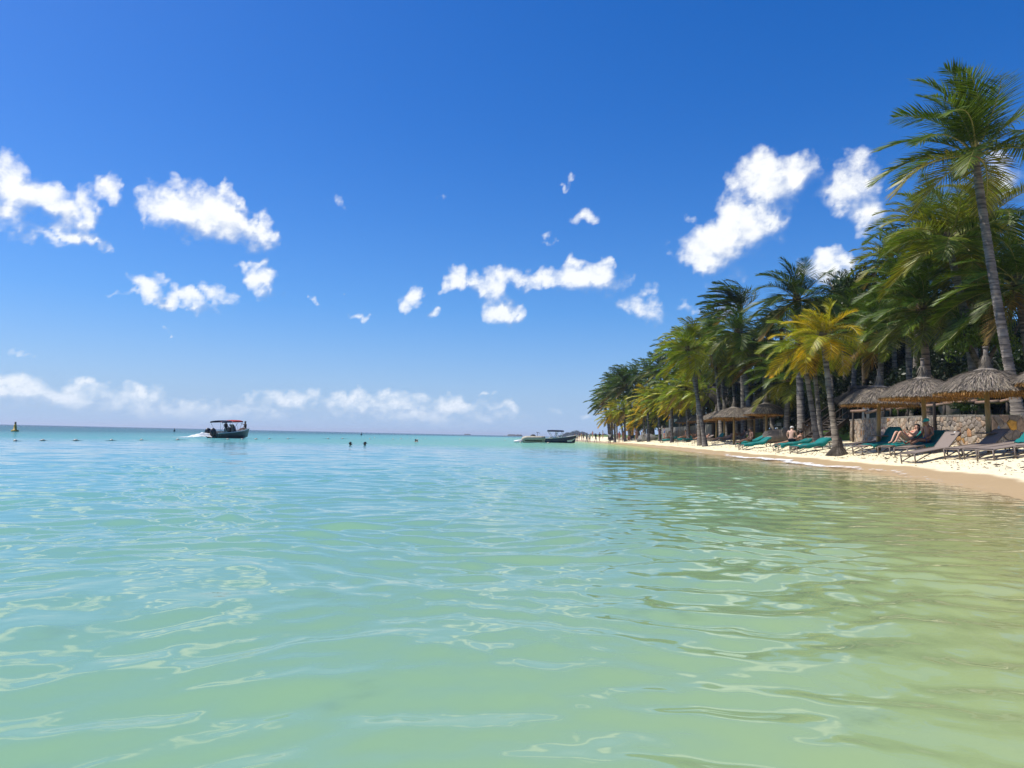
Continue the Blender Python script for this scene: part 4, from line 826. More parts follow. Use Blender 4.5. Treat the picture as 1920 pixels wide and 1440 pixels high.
# ------------------------------------------------------------------ log railing on the terrace
rl = thing('log_railing', 'rustic railing of thick reddish log rails on dark posts along the terrace', 'railing', on_land(1720, 38.0)); O = Vector(rl.location)
def raillog(px0, px1, py0, py1, d0, d1, r=.075):
    mb = MB(); mb.tube([P(px0, py0 + 5, d0) - O, P(px1, py1 + 5, d1) - O], r, 9); mb.build('rail', M['rail'], rl, True)
for a in [(1596, 1625, 766, 765, 44, 42), (1624, 1656, 769, 762, 41, 39), (1655, 1672, 764, 762, 40.5, 39.5), (1670, 1684, 758.5, 757, 38, 37.5), (1682, 1702, 761.5, 758, 38, 37), (1700, 1730, 756, 754, 36.5, 36), (1729, 1772, 757, 753, 36, 34.5), (1770, 1832, 751.5, 747, 34, 32.5), (1830, 1872, 750.5, 747.5, 32.5, 31.5), (1868, 1905, 750, 742, 32, 31)]: raillog(*a)
for px, py, d in [(1600, 766, 44), (1623, 767, 42.5), (1659, 763, 40), (1671, 760, 38.5), (1685, 760, 38), (1703, 757, 37), (1731, 757, 36.2), (1772, 752, 34.4), (1803, 749, 33.4), (1832, 748, 32.6), (1890, 747, 31.4)]:
    t = P(px, py + 3, d); b = on_land(px, d); mb = MB(); mb.tube([Vector((t.x, t.y + .05, b.z - .1)) - O, Vector((t.x, t.y + .05, t.z)) - O], .055, 8); mb.build('post', M['wood_dark'], rl, True)
# dark post shape added in place of a shadow strip on the wall
tag(obj('shadow_strip', (lambda mb: (mb.tube([(0, 0, -1.6), (0, 0, .75)], .06, 8), mb.lathe([(.05, .75), (.10, .80), (.10, .98), (.04, 1.02)], 8), mb.mesh('shadow_strip', M['wood_dark']))[-1])(MB()), None, Vector(wall_pt(L_ - 3.3, 1, .12))), 'dark post added to stand in for a trunk shadow on the face of the stone wall', 'post')

# ------------------------------------------------------------------ wooden stairs
st = thing('wooden_stairs', 'dark wooden staircase with handrails climbing from the sand to the terrace', 'stairs', on_sand(1545, 44.0)); O = Vector(st.location)
S0, S1 = Vector(P(1537, 822, 43.5)) - O, Vector(P(1592, 790, 46.0)) - O; S0.z = 0.15; dv = S1 - S0; S1.z = S0.z + 1.35; dv = S1 - S0; hd = Vector((dv.x, dv.y, 0)).normalized(); sd_ = Vector((-hd.y, hd.x, 0)) * 1.0
for k in (0, 1):
    mb = MB(); q0, q1 = S0 + sd_ * k, S1 + sd_ * k; up = Vector((0, 0, .14)); th = Vector((-hd.y, hd.x, 0)) * .03
    mb.add([q0 - up - th, q1 - up - th, q1 + up - th, q0 + up - th, q0 - up + th, q1 - up + th, q1 + up + th, q0 + up + th], [(0, 1, 2, 3), (7, 6, 5, 4), (3, 2, 6, 7), (0, 4, 5, 1), (1, 5, 6, 2), (4, 0, 3, 7)]); mb.build('stringer', M['wood_dark'], st)
    mb = MB(); mb.tube([q0 + Vector((0, 0, .95)), q1 + Vector((0, 0, .95)), q1 + hd * 1.2 + Vector((0, 0, .95))], .035, 7); mb.build('handrail', M['wood_dark'], st)
    mb = MB(); mb.tube([q0 + Vector((0, 0, .5)), q1 + Vector((0, 0, .5))], .025, 6); mb.build('handrail', M['wood_dark'], st)
    for t in (0, .5, 1): mb = MB(); mb.tube([q0 + dv * t + Vector((0, 0, -.4)), q0 + dv * t + Vector((0, 0, 1.05))], .045, 7); mb.build('post', M['wood_dark'], st)
for i in range(8):
    t = (i + .5) / 8; c = S0 + dv * t + sd_ * .5 + Vector((0, 0, .06)); mb = MB(); mb.box(c, (.26, 1.0, .045), Matrix.Rotation(math.atan2(hd.y, hd.x), 3, 'Z')); mb.build('tread', M['greylog'], st)
# stick fence and grassy mound by the stairs
sf = thing('stick_fence', 'low fence of dry sticks with brush on top beside the stairs', 'fence', on_sand(1515, 46.0)); O = Vector(sf.location)
for i in range(34):
    t = i / 33; b = on_sand(lerp(1486, 1533, t), lerp(47, 45, t)); h = lerp(.35, 1.25, t) + prs.uniform(-.06, .06); mb = MB(); mb.tube([b - O - Vector((0, 0, .1)), b - O + Vector((prs.uniform(-.06, .06), 0, h))], .022, 5); mb.build('stick', M['greylog'], sf)
mb = MB()
for i in range(500):
    t = prs.rand(); b = on_sand(lerp(1484, 1533, t), lerp(47.2, 45, t)) - O + Vector((0, 0, lerp(.35, 1.28, t))); mb.tube([b, b + Vector((prs.uniform(-.3, .3), prs.uniform(-.25, .25), prs.uniform(-.08, .16)))], .012, 3, False)
o = mb.build('brush_top', M['litter'], sf); o['kind'] = 'stuff'
def rock(p, r, label, seed, m='rockm'):
    rs = np.random.RandomState(seed); mb = MB(); k = [rs.normal(size=3) for _ in range(6)]; ph = rs.uniform(0, 6, 6)
    mb.ball((0, 0, 0), r, 16, 10, lambda p: p * (1 + sum(.06 * math.sin(3.2 * (p.x * a[0] / r[0] + p.y * a[1] / r[1] + p.z * a[2] / r[2]) + q) for a, q in zip(k, ph))))
    return tag(obj('boulder', mb.mesh('boulder', M[m], True), None, p), label, 'rock')
rock(on_sand(1468, 52) + Vector((0, 0, .35)), (1.3, .8, .55), 'dark planted mound at the lawn edge behind the seated man', 3)
rock(on_land(1783, 36.5) + Vector((0, 0, .5)), (.55, .5, .75), 'dark upright boulder behind the stone wall under the railing', 4)
rock(on_sand(1215, 108) + Vector((0, 0, .15)), (1.6, 1.0, .8), 'grey concrete block on the sand beside the man in the pale shirt', 5, 'plaster')

# ------------------------------------------------------------------ grey wall with climbers, hut, pavilion, parasols
gw = thing('grey_wall', 'grey rendered garden wall overgrown with bare climbing twigs', 'wall', on_sand(1285, 88.0)); O = Vector(gw.location)
a, b = on_sand(1241, 96.0) - O, on_sand(1334, 80.0) - O; zt = 1.65; mb = MB(); n_ = Vector((b.y - a.y, -(b.x - a.x), 0)).normalized() * -.25
mb.add([a - Vector((0, 0, .5)), b - Vector((0, 0, .5)), b + Vector((0, 0, zt)), a + Vector((0, 0, zt)), a - Vector((0, 0, .5)) + n_, b - Vector((0, 0, .5)) + n_, b + Vector((0, 0, zt)) + n_, a + Vector((0, 0, zt)) + n_], [(0, 1, 2, 3), (7, 6, 5, 4), (3, 2, 6, 7), (0, 4, 5, 1), (1, 5, 6, 2), (4, 0, 3, 7)]); mb.build('wall_body', M['plaster'], gw)
mb = MB()
for i in range(420):
    p = a.lerp(b, prs.uniform(.12, .85)) - n_ * .25 + Vector((0, 0, prs.uniform(0, .4))); pts = [p]
    for j in range(4): pts.append(pts[-1] + Vector((prs.uniform(-.14, .14), prs.uniform(-.1, .05), prs.uniform(.12, .34))))
    mb.tube(pts, .012, 3, False)
o = mb.build('climbing_twigs', M['greylog'], gw); o['kind'] = 'stuff'
def pavilion(px, d, w, dep, eave, ridge, label):
    B = on_land(px, d); o = thing('thatched_pavilion', label, 'pavilion', B); x, y = w / 2, dep / 2; rx = w * .34
    mb = MB(); R0, R1 = Vector((-rx, 0, ridge)), Vector((rx, 0, ridge)); cs = [Vector((-x, -y, eave)), Vector((x, -y, eave)), Vector((x, y, eave)), Vector((-x, y, eave))]
    def quad(A, B, C, D, n=8):
        V = [];
        for i in range(n + 1):
            for j in range(n + 1):
                s, t = i / n, j / n; p = (A.lerp(B, s)).lerp(D.lerp(C, s), t); V.append(p + Vector((0, 0, prs.uniform(-.05, .05) + .12 * math.sin(math.pi * t))))
        mb.add(V, [(i * (n + 1) + j, (i + 1) * (n + 1) + j, (i + 1) * (n + 1) + j + 1, i * (n + 1) + j + 1) for i in range(n) for j in range(n)])
    quad(cs[0], cs[1], R1, R0); quad(cs[2], cs[3], R0, R1); quad(cs[1], cs[2], R1, R1); quad(cs[3], cs[0], R0, R0)
    for i in range(2600):                # hanging straw on the front and left slopes
        s, t = prs.rand(), prs.rand(); A, B_2, C, D = (cs[0], cs[1], R1, R0) if prs.rand() < .7 else (cs[3], cs[0], R0, R0)
        p = (A.lerp(B_2, s)).lerp(D.lerp(C, s), t) + Vector((0, 0, .14)); d_ = ((A.lerp(B_2, s)) - (D.lerp(C, s))).normalized(); straw(mb, p, d_, Vector((0, -.7, .7)), prs.uniform(.3, .6), .03)
    mb.build('thatch_roof', M['thatch_dark'], o)
    mb = MB(); mb.tube([R0 + Vector((-.3, 0, .08)), Vector((0, 0, ridge + .14)), R1 + Vector((.3, 0, .08))], .20, 9); mb.build('ridge_roll', M['thatch_dark'], o)
    for sx in (-1, -.33, .33, 1):
        for sy in (-1, 1): mb = MB(); mb.tube([(sx * (x - .4), sy * (y - .4), -.2), (sx * (x - .4), sy * (y - .4), eave + .25)], .10, 8); mb.build('post', M['wood_dark'], o)
    mb = MB(); mb.box((0, y * .6, 1.2), (w * .8, .15, 2.4)); mb.build('back_wall', M['slate'], o); mb = MB(); mb.box((0, -y * .5, .5), (w * .6, .5, 1.0)); mb.build('bar_counter', M['wood_dark'], o); return o
pavilion(1368, 80, 5.2, 4.5, 2.9, 4.95, 'dark thatched beach pavilion with thick ridge roll behind slanting palm trunks')
pavilion(1642, 50, 4.2, 3.6, 1.9, 2.6, 'low dark hut with slate panels behind the log railing')
hb = thing('beach_hut', 'tiny hut with slanted orange thatch roof beside the grey wall', 'hut', on_land(1262, 96)); mb = MB(); mb.box((0, 0, 1.0), (.9, .9, 2.2)); mb.build('hut_body', M['slate'], hb); mb = MB(); mb.box((0, 0, 2.3), (1.5, 1.4, .16), Matrix.Rotation(-.35, 3, 'Y')); mb.build('slanted_roof', M['fringe'], hb); mb = MB(); mb.box((.2, -.5, .9), (.35, .1, .4)); mb.build('white_box', M['white'], hb)
def parasol(px, py, d, w, label):
    T = P(px, py, d); B = on_land(px, d); o = thing('garden_parasol', label, 'parasol', (T.x, T.y, B.z)); h = T.z - B.z; mb = MB(); vs = [(0, 0, h)] + [(w * math.cos(i * math.pi / 4), w * math.sin(i * math.pi / 4), h - .5) for i in range(8)]
    mb.add(vs, [(0, 1 + i, 1 + (i + 1) % 8) for i in range(8)]); mb.build('canopy', M['canvas'], o); mb = MB(); mb.tube([(0, 0, -.1), (0, 0, h - .05)], .03, 6); mb.build('pole', M['white'], o)
parasol(1508, 773, 68, .75, 'white canvas parasol on the lawn behind the tall dark palm'); parasol(1487, 776, 72, .45, 'second white parasol half hidden by the dark palm trunks')
# beach chairs and tables under the trees (terrace furniture)
def chair(px, d, rz, label):
    o = thing('terrace_chair', label, 'chair', on_land(px, d), rz)
    for x, y in ((-.22, -.22), (.22, -.22), (.22, .22), (-.22, .22)): mb = MB(); mb.tube([(x, y, -.05), (x, y, .45 if y < 0 else .9)], .025, 5); mb.build('leg', M['greylog'], o)
    mb = MB(); mb.box((0, 0, .45), (.5, .5, .05)); mb.build('seat', M['canvas'], o); mb = MB(); mb.box((0, .22, .75), (.46, .03, .3)); mb.build('backrest', M['canvas'], o)
for i, (px, d) in enumerate([(1462, 66), (1470, 68), (1476, 64)]): chair(px, d, i * 1.3, ['pale terrace chair turned towards the lawn under the palms', 'pale terrace chair set back beneath the dark broadleaf trees', 'pale terrace chair beside the low drooping palm'][i])
mb = MB(); mb.box((0, 0, .55), (1.1, .9, 1.1)); g_ = thing('service_cabinet', 'grey cabinet with a red cloth over it behind the terrace railing', 'cabinet', on_land(1641, 44.5)); obj('cabinet_body', mb.mesh('cabinet_body', M['slate']), g_); mb = MB(); mb.box((-.35, -.46, .95), (.5, .06, .35)); mb.build('red_cloth', M['redpaint'], g_)

# ------------------------------------------------------------------ people
def sym(d):
    o = {}
    for k, v in d.items():
        if k.startswith('s_'):
            for sd, sg in (('L', 1), ('R', -1)): o[k[2:] + sd] = Vector((v[0], v[1] * sg, v[2]))
        else: o[k] = Vector(v)
    return o
STAND = dict(pelvis=(0, 0, .95), belly=(.01, 0, 1.10), chest=(0, 0, 1.32), neck=(0, 0, 1.48), head=(.02, 0, 1.60), crown=(.01, 0, 1.69), s_sh=(0, .175, 1.41), s_el=(-.03, .23, 1.14), s_wr=(.04, .24, .90), s_ha=(.07, .235, .80), s_hip=(0, .095, .90), s_kn=(.02, .105, .50), s_an=(-.01, .11, .08), s_to=(.15, .125, .03))
def pose(base=STAND, **kw):
    d = sym(base)
    for k, v in kw.items():
        if k.startswith('s_'): d.update(sym({k: v}))
        else: d[k] = Vector(v)
    return d
POSES = {
 'stand': pose(),
 'stand2': pose(elL=(.06, .22, 1.16), wrL=(.24, .16, 1.14), haL=(.32, .12, 1.16), knR=(.05, -.12, .50), anR=(.02, -.14, .08), toR=(.17, -.18, .03)),
 'walk': pose(knL=(.16, .10, .52), anL=(.20, .10, .09), toL=(.36, .11, .05), knR=(-.06, -.10, .50), anR=(-.30, -.10, .13), toR=(-.17, -.11, .03), elL=(-.14, .22, 1.16), wrL=(-.16, .22, .92), haL=(-.13, .21, .82), elR=(.06, -.22, 1.14), wrR=(.22, -.20, .95), haR=(.28, -.19, .88)),
 'read': pose(pelvis=(.15, 0, .50), belly=(.27, 0, .56), chest=(.45, 0, .69), neck=(.57, 0, .80), head=(.62, 0, .91), crown=(.65, 0, .99), s_sh=(.48, .16, .74), s_el=(.30, .21, .62), s_wr=(.13, .11, .76), s_ha=(.09, .07, .83), s_hip=(.12, .095, .48), s_kn=(-.25, .11, .84), s_an=(-.52, .11, .47), s_to=(-.66, .12, .44)),
 'sit_up': pose(pelvis=(.10, 0, .50), belly=(.16, 0, .64), chest=(.22, 0, .86), neck=(.20, 0, 1.02), head=(.17, 0, 1.14), crown=(.17, 0, 1.22), s_sh=(.21, .18, .95), s_el=(.16, .26, .70), s_wr=(-.06, .22, .60), s_ha=(-.15, .19, .58), s_hip=(.06, .10, .48), s_kn=(-.34, .13, .56), s_an=(-.74, .13, .45), s_to=(-.78, .15, .56)),
 'slump': pose(pelvis=(0, 0, .50), belly=(.04, 0, .65), chest=(.13, 0, .88), neck=(.22, 0, 1.02), head=(.29, 0, 1.11), crown=(.31, 0, 1.19), s_sh=(.14, .19, .97), s_el=(.28, .25, .72), s_wr=(.40, .16, .56), s_ha=(.47, .11, .53), s_hip=(.03, .10, .48), s_kn=(.46, .15, .50), s_an=(.48, .15, .08), s_to=(.63, .17, .03)),
 'prone': pose(pelvis=(-.05, 0, .48), belly=(.12, 0, .50), chest=(.36, 0, .62), neck=(.50, 0, .74), head=(.56, 0, .85), crown=(.58, 0, .93), s_sh=(.42, .18, .68), s_el=(.46, .22, .43), s_wr=(.66, .16, .42), s_ha=(.75, .13, .43), s_hip=(-.12, .10, .46), s_kn=(-.55, .11, .43), s_an=(-.95, .11, .44), s_to=(-1.08, .12, .40)),
 'supine': pose(pelvis=(-.02, 0, .47), belly=(.14, 0, .49), chest=(.36, 0, .54), neck=(.52, 0, .62), head=(.62, 0, .68), crown=(.70, 0, .72), s_sh=(.44, .18, .56), s_el=(.22, .27, .47), s_wr=(-.02, .25, .46), s_ha=(-.10, .23, .46), s_hip=(-.08, .10, .46), s_kn=(-.48, .13, .54), s_an=(-.88, .13, .45), s_to=(-.94, .15, .55)),
 'swim': pose(pelvis=(-.10, 0, -.62), belly=(-.06, 0, -.45), chest=(0, 0, -.22), neck=(.02, 0, -.03), head=(.05, 0, .09), crown=(.04, 0, .18), s_sh=(.0, .18, -.10), s_el=(.14, .34, -.18), s_wr=(.34, .40, -.12), s_ha=(.43, .40, -.11), s_hip=(-.12, .10, -.68), s_kn=(-.08, .12, -1.05), s_an=(-.22, .12, -1.40), s_to=(-.12, .13, -1.46)),
 'drive': pose(elL=(.10, .24, 1.18), wrL=(.30, .18, 1.14), haL=(.38, .16, 1.15), elR=(.08, -.24, 1.18), wrR=(.28, -.2, 1.10), haR=(.36, -.19, 1.10), s_kn=(.07, .12, .50)),
 'point': pose(pelvis=(0, 0, .30), belly=(.01, 0, .45), chest=(.02, 0, .68), neck=(.02, 0, .84), head=(.05, 0, .96), crown=(.04, 0, 1.05), s_sh=(.02, .18, .77), elL=(.26, .26, .72), wrL=(.50, .30, .80), haL=(.60, .31, .84), elR=(.04, -.26, .54), wrR=(.22, -.24, .36), haR=(.30, -.22, .33), s_hip=(.03, .10, .28), s_kn=(.44, .14, .34), s_an=(.66, .15, .06), s_to=(.82, .16, .08)),
 'crouch': pose(pelvis=(-.10, 0, .32), belly=(-.02, 0, .45), chest=(.12, 0, .62), neck=(.20, 0, .74), head=(.25, 0, .85), crown=(.27, 0, .93), s_sh=(.13, .18, .70), s_el=(.26, .22, .48), s_wr=(.42, .16, .34), s_ha=(.48, .14, .28), s_hip=(-.06, .11, .30), s_kn=(.30, .17, .42), s_an=(.02, .14, .08), s_to=(.17, .17, .03)),
}
RAD = dict(pelvis=.125, belly=.112, chest=.130, neck=.052, head=.088, crown=.062, sh=.058, el=.042, wr=.030, ha=.030, hip=.085, kn=.056, an=.038, to=.030)
EDG = [('pelvis', 'belly'), ('belly', 'chest'), ('chest', 'neck'), ('neck', 'head'), ('head', 'crown')] + [e for s in 'LR' for e in (('chest', 'sh' + s), ('sh' + s, 'el' + s), ('el' + s, 'wr' + s), ('wr' + s, 'ha' + s), ('pelvis', 'hip' + s), ('hip' + s, 'kn' + s), ('kn' + s, 'an' + s), ('an' + s, 'to' + s))]
def rj(k): return RAD[k[:-1] if k[-1] in 'LR' and k not in RAD else k]
TEMP = {}
def skin_job(key, J, edges, radf):
    names = []; 
    for e in edges:
        for k in e:
            if k not in names: names.append(k)
    me = bpy.data.meshes.new('tmp'); me.from_pydata([J[k] for k in names], [(names.index(a), names.index(b)) for a, b in edges], [])
    ob = bpy.data.objects.new('tmp', me); COL.objects.link(ob); ob.modifiers.new('skin', 'SKIN')
    if not me.skin_vertices: 
        bm_ = bmesh.new(); bm_.from_mesh(me); bm_.verts.layers.skin.verify(); bm_.to_mesh(me); bm_.free()
    for i, k in enumerate(names):
        r = radf(k); me.skin_vertices[0].data[i].radius = (r, r * (.82 if k in ('pelvis', 'belly', 'chest') else 1)); me.skin_vertices[0].data[i].use_root = (i == 0)
    sb = ob.modifiers.new('sub', 'SUBSURF'); sb.levels = 2; sb.render_levels = 2; TEMP[key] = ob
for pn, J in POSES.items():
    J = dict(J); skin_job((pn, 'body'), J, EDG, rj)
    K = dict(J)
    for s in 'LR': K['hm' + s] = J['hip' + s].lerp(J['kn' + s], .45); K['um' + s] = J['sh' + s].lerp(J['el' + s], .55); K['al' + s] = J['kn' + s].lerp(J['an' + s], .85)
    inf = lambda k: {'hm': .095, 'um': .066, 'al': .066}.get(k[:2], rj(k) + .014 if k in J else .08)
    low = [('pelvis', 'hipL'), ('pelvis', 'hipR'), ('hipL', 'hmL'), ('hipR', 'hmR')]
    K['pb'] = J['pelvis'].lerp(J['belly'], .45); low0 = [('pelvis', 'pb')] + low
    skin_job((pn, 'shorts'), K, low0, lambda k: .128 if k == 'pb' else inf(k))
    skin_job((pn, 'trousers'), K, low0 + [('hmL', 'knL'), ('knL', 'alL'), ('hmR', 'knR'), ('knR', 'alR')], lambda k: .128 if k == 'pb' else inf(k) if k[:2] != 'kn' else .075)
    K['cn'] = J['chest'].lerp(J['neck'], .5)
    skin_job((pn, 'shirt'), K, [('chest', 'belly'), ('belly', 'pelvis'), ('chest', 'cn'), ('chest', 'shL'), ('chest', 'shR'), ('shL', 'umL'), ('shR', 'umR')], lambda k: .082 if k == 'cn' else inf(k) + .006)
    K['bt'] = J['chest'].lerp(J['belly'], .22); K['ct'] = J['chest'].lerp(J['neck'], .15)
    skin_job((pn, 'bikini_top'), K, [('bt', 'chest'), ('chest', 'ct')], lambda k: .138)
    K['p2'] = J['pelvis'].lerp(J['belly'], .3); skin_job((pn, 'briefs'), K, [('p2', 'pelvis'), ('pelvis', 'hipL'), ('pelvis', 'hipR')], lambda k: .128 if k == 'p2' else rj(k) + .008)
dg = bpy.context.evaluated_depsgraph_get(); SKIN = {}
for key, ob in TEMP.items():
    me = bpy.data.meshes.new_from_object(ob.evaluated_get(dg)); me.name = key[1]; SKIN[key] = me
for ob in TEMP.values():
    m_ = ob.data; bpy.data.objects.remove(ob); bpy.data.meshes.remove(m_)
def add_hands_face(pn):
    J = POSES[pn]; me = SKIN[(pn, 'body')]; mb = MB(); up = (J['crown'] - J['head']).normalized(); fwd = Vector((1, 0, 0)) if pn not in ('read', 'sit_up', 'supine') else Vector((-1, 0, 0)); fwd = (fwd - up * fwd.dot(up)).normalized(); sd = up.cross(fwd)
    c = J['head']
    mb.ball(c + fwd * .098 + up * .005, (.018, .016, .024), 6, 4); mb.ball(c + fwd * .075 - up * .062, (.035, .032, .028), 8, 5)
    for s in (-1, 1): mb.ball(c + sd * s * .088, (.016, .014, .032), 6, 4)
    mb.ball(c + fwd * .088 - up * .040, (.012, .026, .007), 6, 4)
    for s in 'LR':
        w, h = J['wr' + s], J['ha' + s]; d = (h - w).normalized(); a = d.cross(Vector((0, 0, 1))); a = a.normalized() if a.length > .1 else Vector((0, 1, 0)); b = d.cross(a)
        for i, (o_, l) in enumerate(((-.026, .066), (-.009, .078), (.009, .072), (.025, .056))):
            p = h + a * o_ + d * .012; mb.tube([p, p + d * l * .5 + b * .006, p + d * l * .9 + b * .022], [.0088, .008, .006], 5)
        p = h - d * .02 + a * .03; mb.tube([p, p + a * .025 + d * .02, p + a * .032 + d * .05 + b * .01], [.0095, .009, .007], 5)
    bm_ = bmesh.new(); bm_.from_mesh(me); b0 = mb.mesh('tmp', M['skin']); bm_.from_mesh(b0); bm_.to_mesh(me); bm_.free(); bpy.data.meshes.remove(b0)
for pn in POSES: add_hands_face(pn)
for key, me in SKIN.items():
    me.materials.clear(); me.materials.append(M['skin'] if key[1] == 'body' else M['cloth']); me.polygons.foreach_set('use_smooth', [True] * len(me.polygons))
HAIR = {}
def hair_mesh(pn, style):
    if (pn, style) in HAIR: return HAIR[(pn, style)]
    J = POSES[pn]; up = (J['crown'] - J['head']).normalized(); fwd = Vector((1, 0, 0)) if pn not in ('read', 'sit_up', 'supine') else Vector((-1, 0, 0)); fwd = (fwd - up * fwd.dot(up)).normalized(); sd = up.cross(fwd); c = J['head'] + up * .035 - fwd * .018; mb = MB()
    rot = Matrix((fwd, sd, up)).transposed()
    if style in ('cap', 'hat'):
        mb.ball((0, 0, 0), .112, 12, 6, lambda p: c + rot @ Vector((p.x, p.y, max(p.z, -.01) * 1.0)))
        if style == 'cap':
            V = [c + rot @ Vector((.09 + .10 * t * math.cos(a), .10 * math.sin(a), -.005 - .02 * t)) for t in (0, 1) for a in np.linspace(-1.2, 1.2, 7)]; mb.add(V, [(i, i + 1, 8 + i, 7 + i) for i in range(6)])
        else:
            V = [c + rot @ Vector((r * math.cos(a), r * math.sin(a), -.01)) for r in (.10, .19) for a in np.linspace(0, 6.283, 17)[:-1]]; mb.add(V, [(i, (i + 1) % 16, 16 + (i + 1) % 16, 16 + i) for i in range(16)])
    else:
        lo = -.12 if style == 'long' else -.05
        mb.ball((0, 0, 0), (.108, .104, .100), 12, 8, lambda p: c + rot @ (Vector((p.x, p.y, p.z)) if p.x < .05 or p.z > .03 else Vector((.05, p.y, max(p.z, .03)))))
        if style == 'long': mb.ball((0, 0, 0), (.06, .085, .14), 10, 6, lambda p: c + rot @ Vector((p.x - .06, p.y, p.z - .11)))
    HAIR[(pn, style)] = mb.mesh(style if style in ('cap', 'hat') else 'hair', M['cloth'] if style in ('cap', 'hat') else M['hair'], True); return HAIR[(pn, style)]
SK = {'fair': (.62, .36, .25), 'tan': (.44, .235, .145), 'brown': (.20, .105, .065), 'dark': (.075, .045, .032), 'pale': (.66, .42, .31)}
def person(pn, loc, rz, skin, wear, hair, label, group=None, rot=None, sc=1.0):
    o = thing('person', label, 'person', loc, rz, group)
    if rot is not None: o.rotation_euler = rot
    o.scale = (sc, sc, sc)
    obj('body', SKIN[(pn, 'body')], o, color=SK[skin])
    for w, c in wear: obj(w, SKIN[(pn, w)], o, color=c)
    for st, c in hair: obj('hair' if st in ('short', 'long') else st, hair_mesh(pn, st), o, color=c)
    return o
def on_lounger(pn, l, skin, wear, hair, label, group=None, off=(0, 0, 0), flip=False):
    v = Matrix.Rotation(l.rotation_euler[2], 3, 'Z') @ Vector(off) - Vector((0, 0, .05)); return person(pn, Vector(l.location) + v, 0, skin, wear, hair, label, group, rot=tuple(l.rotation_euler))
BLK, DK = (.015, .013, .012), (.03, .02, .015)
w1 = on_lounger('read', lC, 'fair', [('bikini_top', (.62, .14, .12)), ('briefs', (.55, .12, .10))], [('long', BLK)], 'woman in coral bikini reclining with knees up and looking at her phone', off=(0, 0, .01))
mb = MB(); mb.box((0, 0, 0), (.012, .075, .15)); ph = obj('phone', mb.mesh('phone', M['black']), None, Vector(lC.location) + Matrix.Rotation(lC.rotation_euler[2], 3, 'Z') @ Vector((.05, 0, .87))); tag(ph, 'dark phone held up by the reclining woman', 'phone'); ph.rotation_euler = (0, -.5, lC.rotation_euler[2])
on_lounger('sit_up', lC2, 'brown', [('shorts', (.03, .07, .22))], [('cap', (.02, .35, .33))], 'bare chested man in turquoise cap and blue shorts sitting up on a lounger', off=(.15, .05, .02))
on_lounger('sit_up', lH, 'tan', [('shorts', (.1, .1, .12))], [('long', (.22, .07, .04))], 'person with curly reddish hair sitting beside the large umbrella', off=(.1, 0, .02))
l2 = ML[2]; person('slump', Vector(l2.location) + Vector((-.10, .05, -.05)), R(62), 'pale', [('shorts', (.02, .022, .03))], [('cap', (.72, .70, .64)), ('short', (.3, .22, .15))], 'bare backed man in pale cap sitting hunched on a teal lounger')
on_lounger('prone', l2, 'tan', [('briefs', (.02, .02, .02))], [('short', BLK)], 'sunbather in black swimwear propped on elbows behind the hunched man', off=(.45, .75, 0))
for i, (l, pn, sk, wear, hr, lb) in enumerate([(ML[7], 'supine', 'tan', [('shorts', (.25, .1, .25))], 'short', 'sunbather in plum shorts lying behind the twin palm trunk'), (ML[8], 'supine', 'fair', [('briefs', (.04, .04, .05))], 'long', 'pale sunbather in dark swimwear lying under the umbrella row'),
        (ML[5], 'sit_up', 'tan', [('briefs', (.4, .08, .05))], 'short', 'sunbather in red swimwear sitting up below the wall with climbers'), (ML[6], 'read', 'tan', [('briefs', (.05, .05, .06))], 'short', 'sunbather with raised knees on a teal lounger next to the twin palms'), (ML[4], 'sit_up', 'brown', [('shorts', (.35, .06, .05))], 'short', 'sunbather in red shorts sitting near the standing couple'), (ML[10], 'read', 'brown', [('shorts', (.3, .28, .25))], 'short', 'sunbather with raised knees under the umbrella row'), (ML[0], 'sit_up', 'brown', [('shorts', (.05, .05, .05))], 'short', 'dark haired sunbather sitting behind the long teal towel')]):
    on_lounger(pn, l, sk, wear, [(hr, BLK if i != 1 else (.2, .1, .05))], lb, off=(0, 0 if i < 6 else .9, .02))
def stander(pn, px, d, rz, skin, wear, hair, label, group=None):
    return person(pn, on_sand(px, d) - Vector((0, 0, .01)), rz, skin, wear, hair, label, group)
WH, NV = (.70, .69, .66), (.02, .025, .05)
stander('walk', 1143, 124, R(-95), 'dark', [('shirt', WH), ('trousers', (.02, .02, .025))], [('short', BLK)], 'walker in white shirt and black trousers at the water edge')
stander('stand', 1206, 104, R(70), 'brown', [('shirt', (.5, .5, .47)), ('trousers', (.30, .29, .24))], [('cap', (.6, .58, .52))], 'man in pale shirt and khaki trousers standing by the concrete block')
stander('stand2', 1237, 94, R(-20), 'dark', [('shirt', (.09, .015, .05)), ('trousers', (.02, .02, .03))], [('cap', (.6, .55, .5))], 'person in maroon top and dark trousers talking at the grey wall')
stander('stand', 1246, 95, R(190), 'tan', [('shirt', (.02, .13, .34)), ('shorts', (.25, .1, .1))], [('short', BLK)], 'person in bright blue top beside the one in maroon')
stander('stand', 1161, 122, R(-60), 'tan', [('shirt', (.6, .16, .2)), ('shorts', (.6, .16, .2))], [('long', DK)], 'woman in pink beach dress under the far palms')
stander('stand2', 1169, 120, R(-80), 'tan', [('briefs', (.3, .1, .05))], [('long', DK)], 'tanned bather in rust swimwear next to the pink dress')
stander('crouch', 1179, 119, R(-100), 'tan', [('shirt', (.55, .12, .14)), ('shorts', (.1, .03, .03))], [('short', BLK)], 'bather in red crouching on the sand under the palms')
stander('walk', 1193, 113, R(-80), 'tan', [('briefs', (.55, .22, .15))], [('short', DK)], 'tanned bather in salmon swimwear walking below the leaning palm')
stander('walk', 1117, 140, R(-60), 'dark', [('shirt', (.015, .02, .025)), ('shorts', (.02, .03, .03))], [('short', BLK)], 'walker in black shirt and black shorts on the far sand')
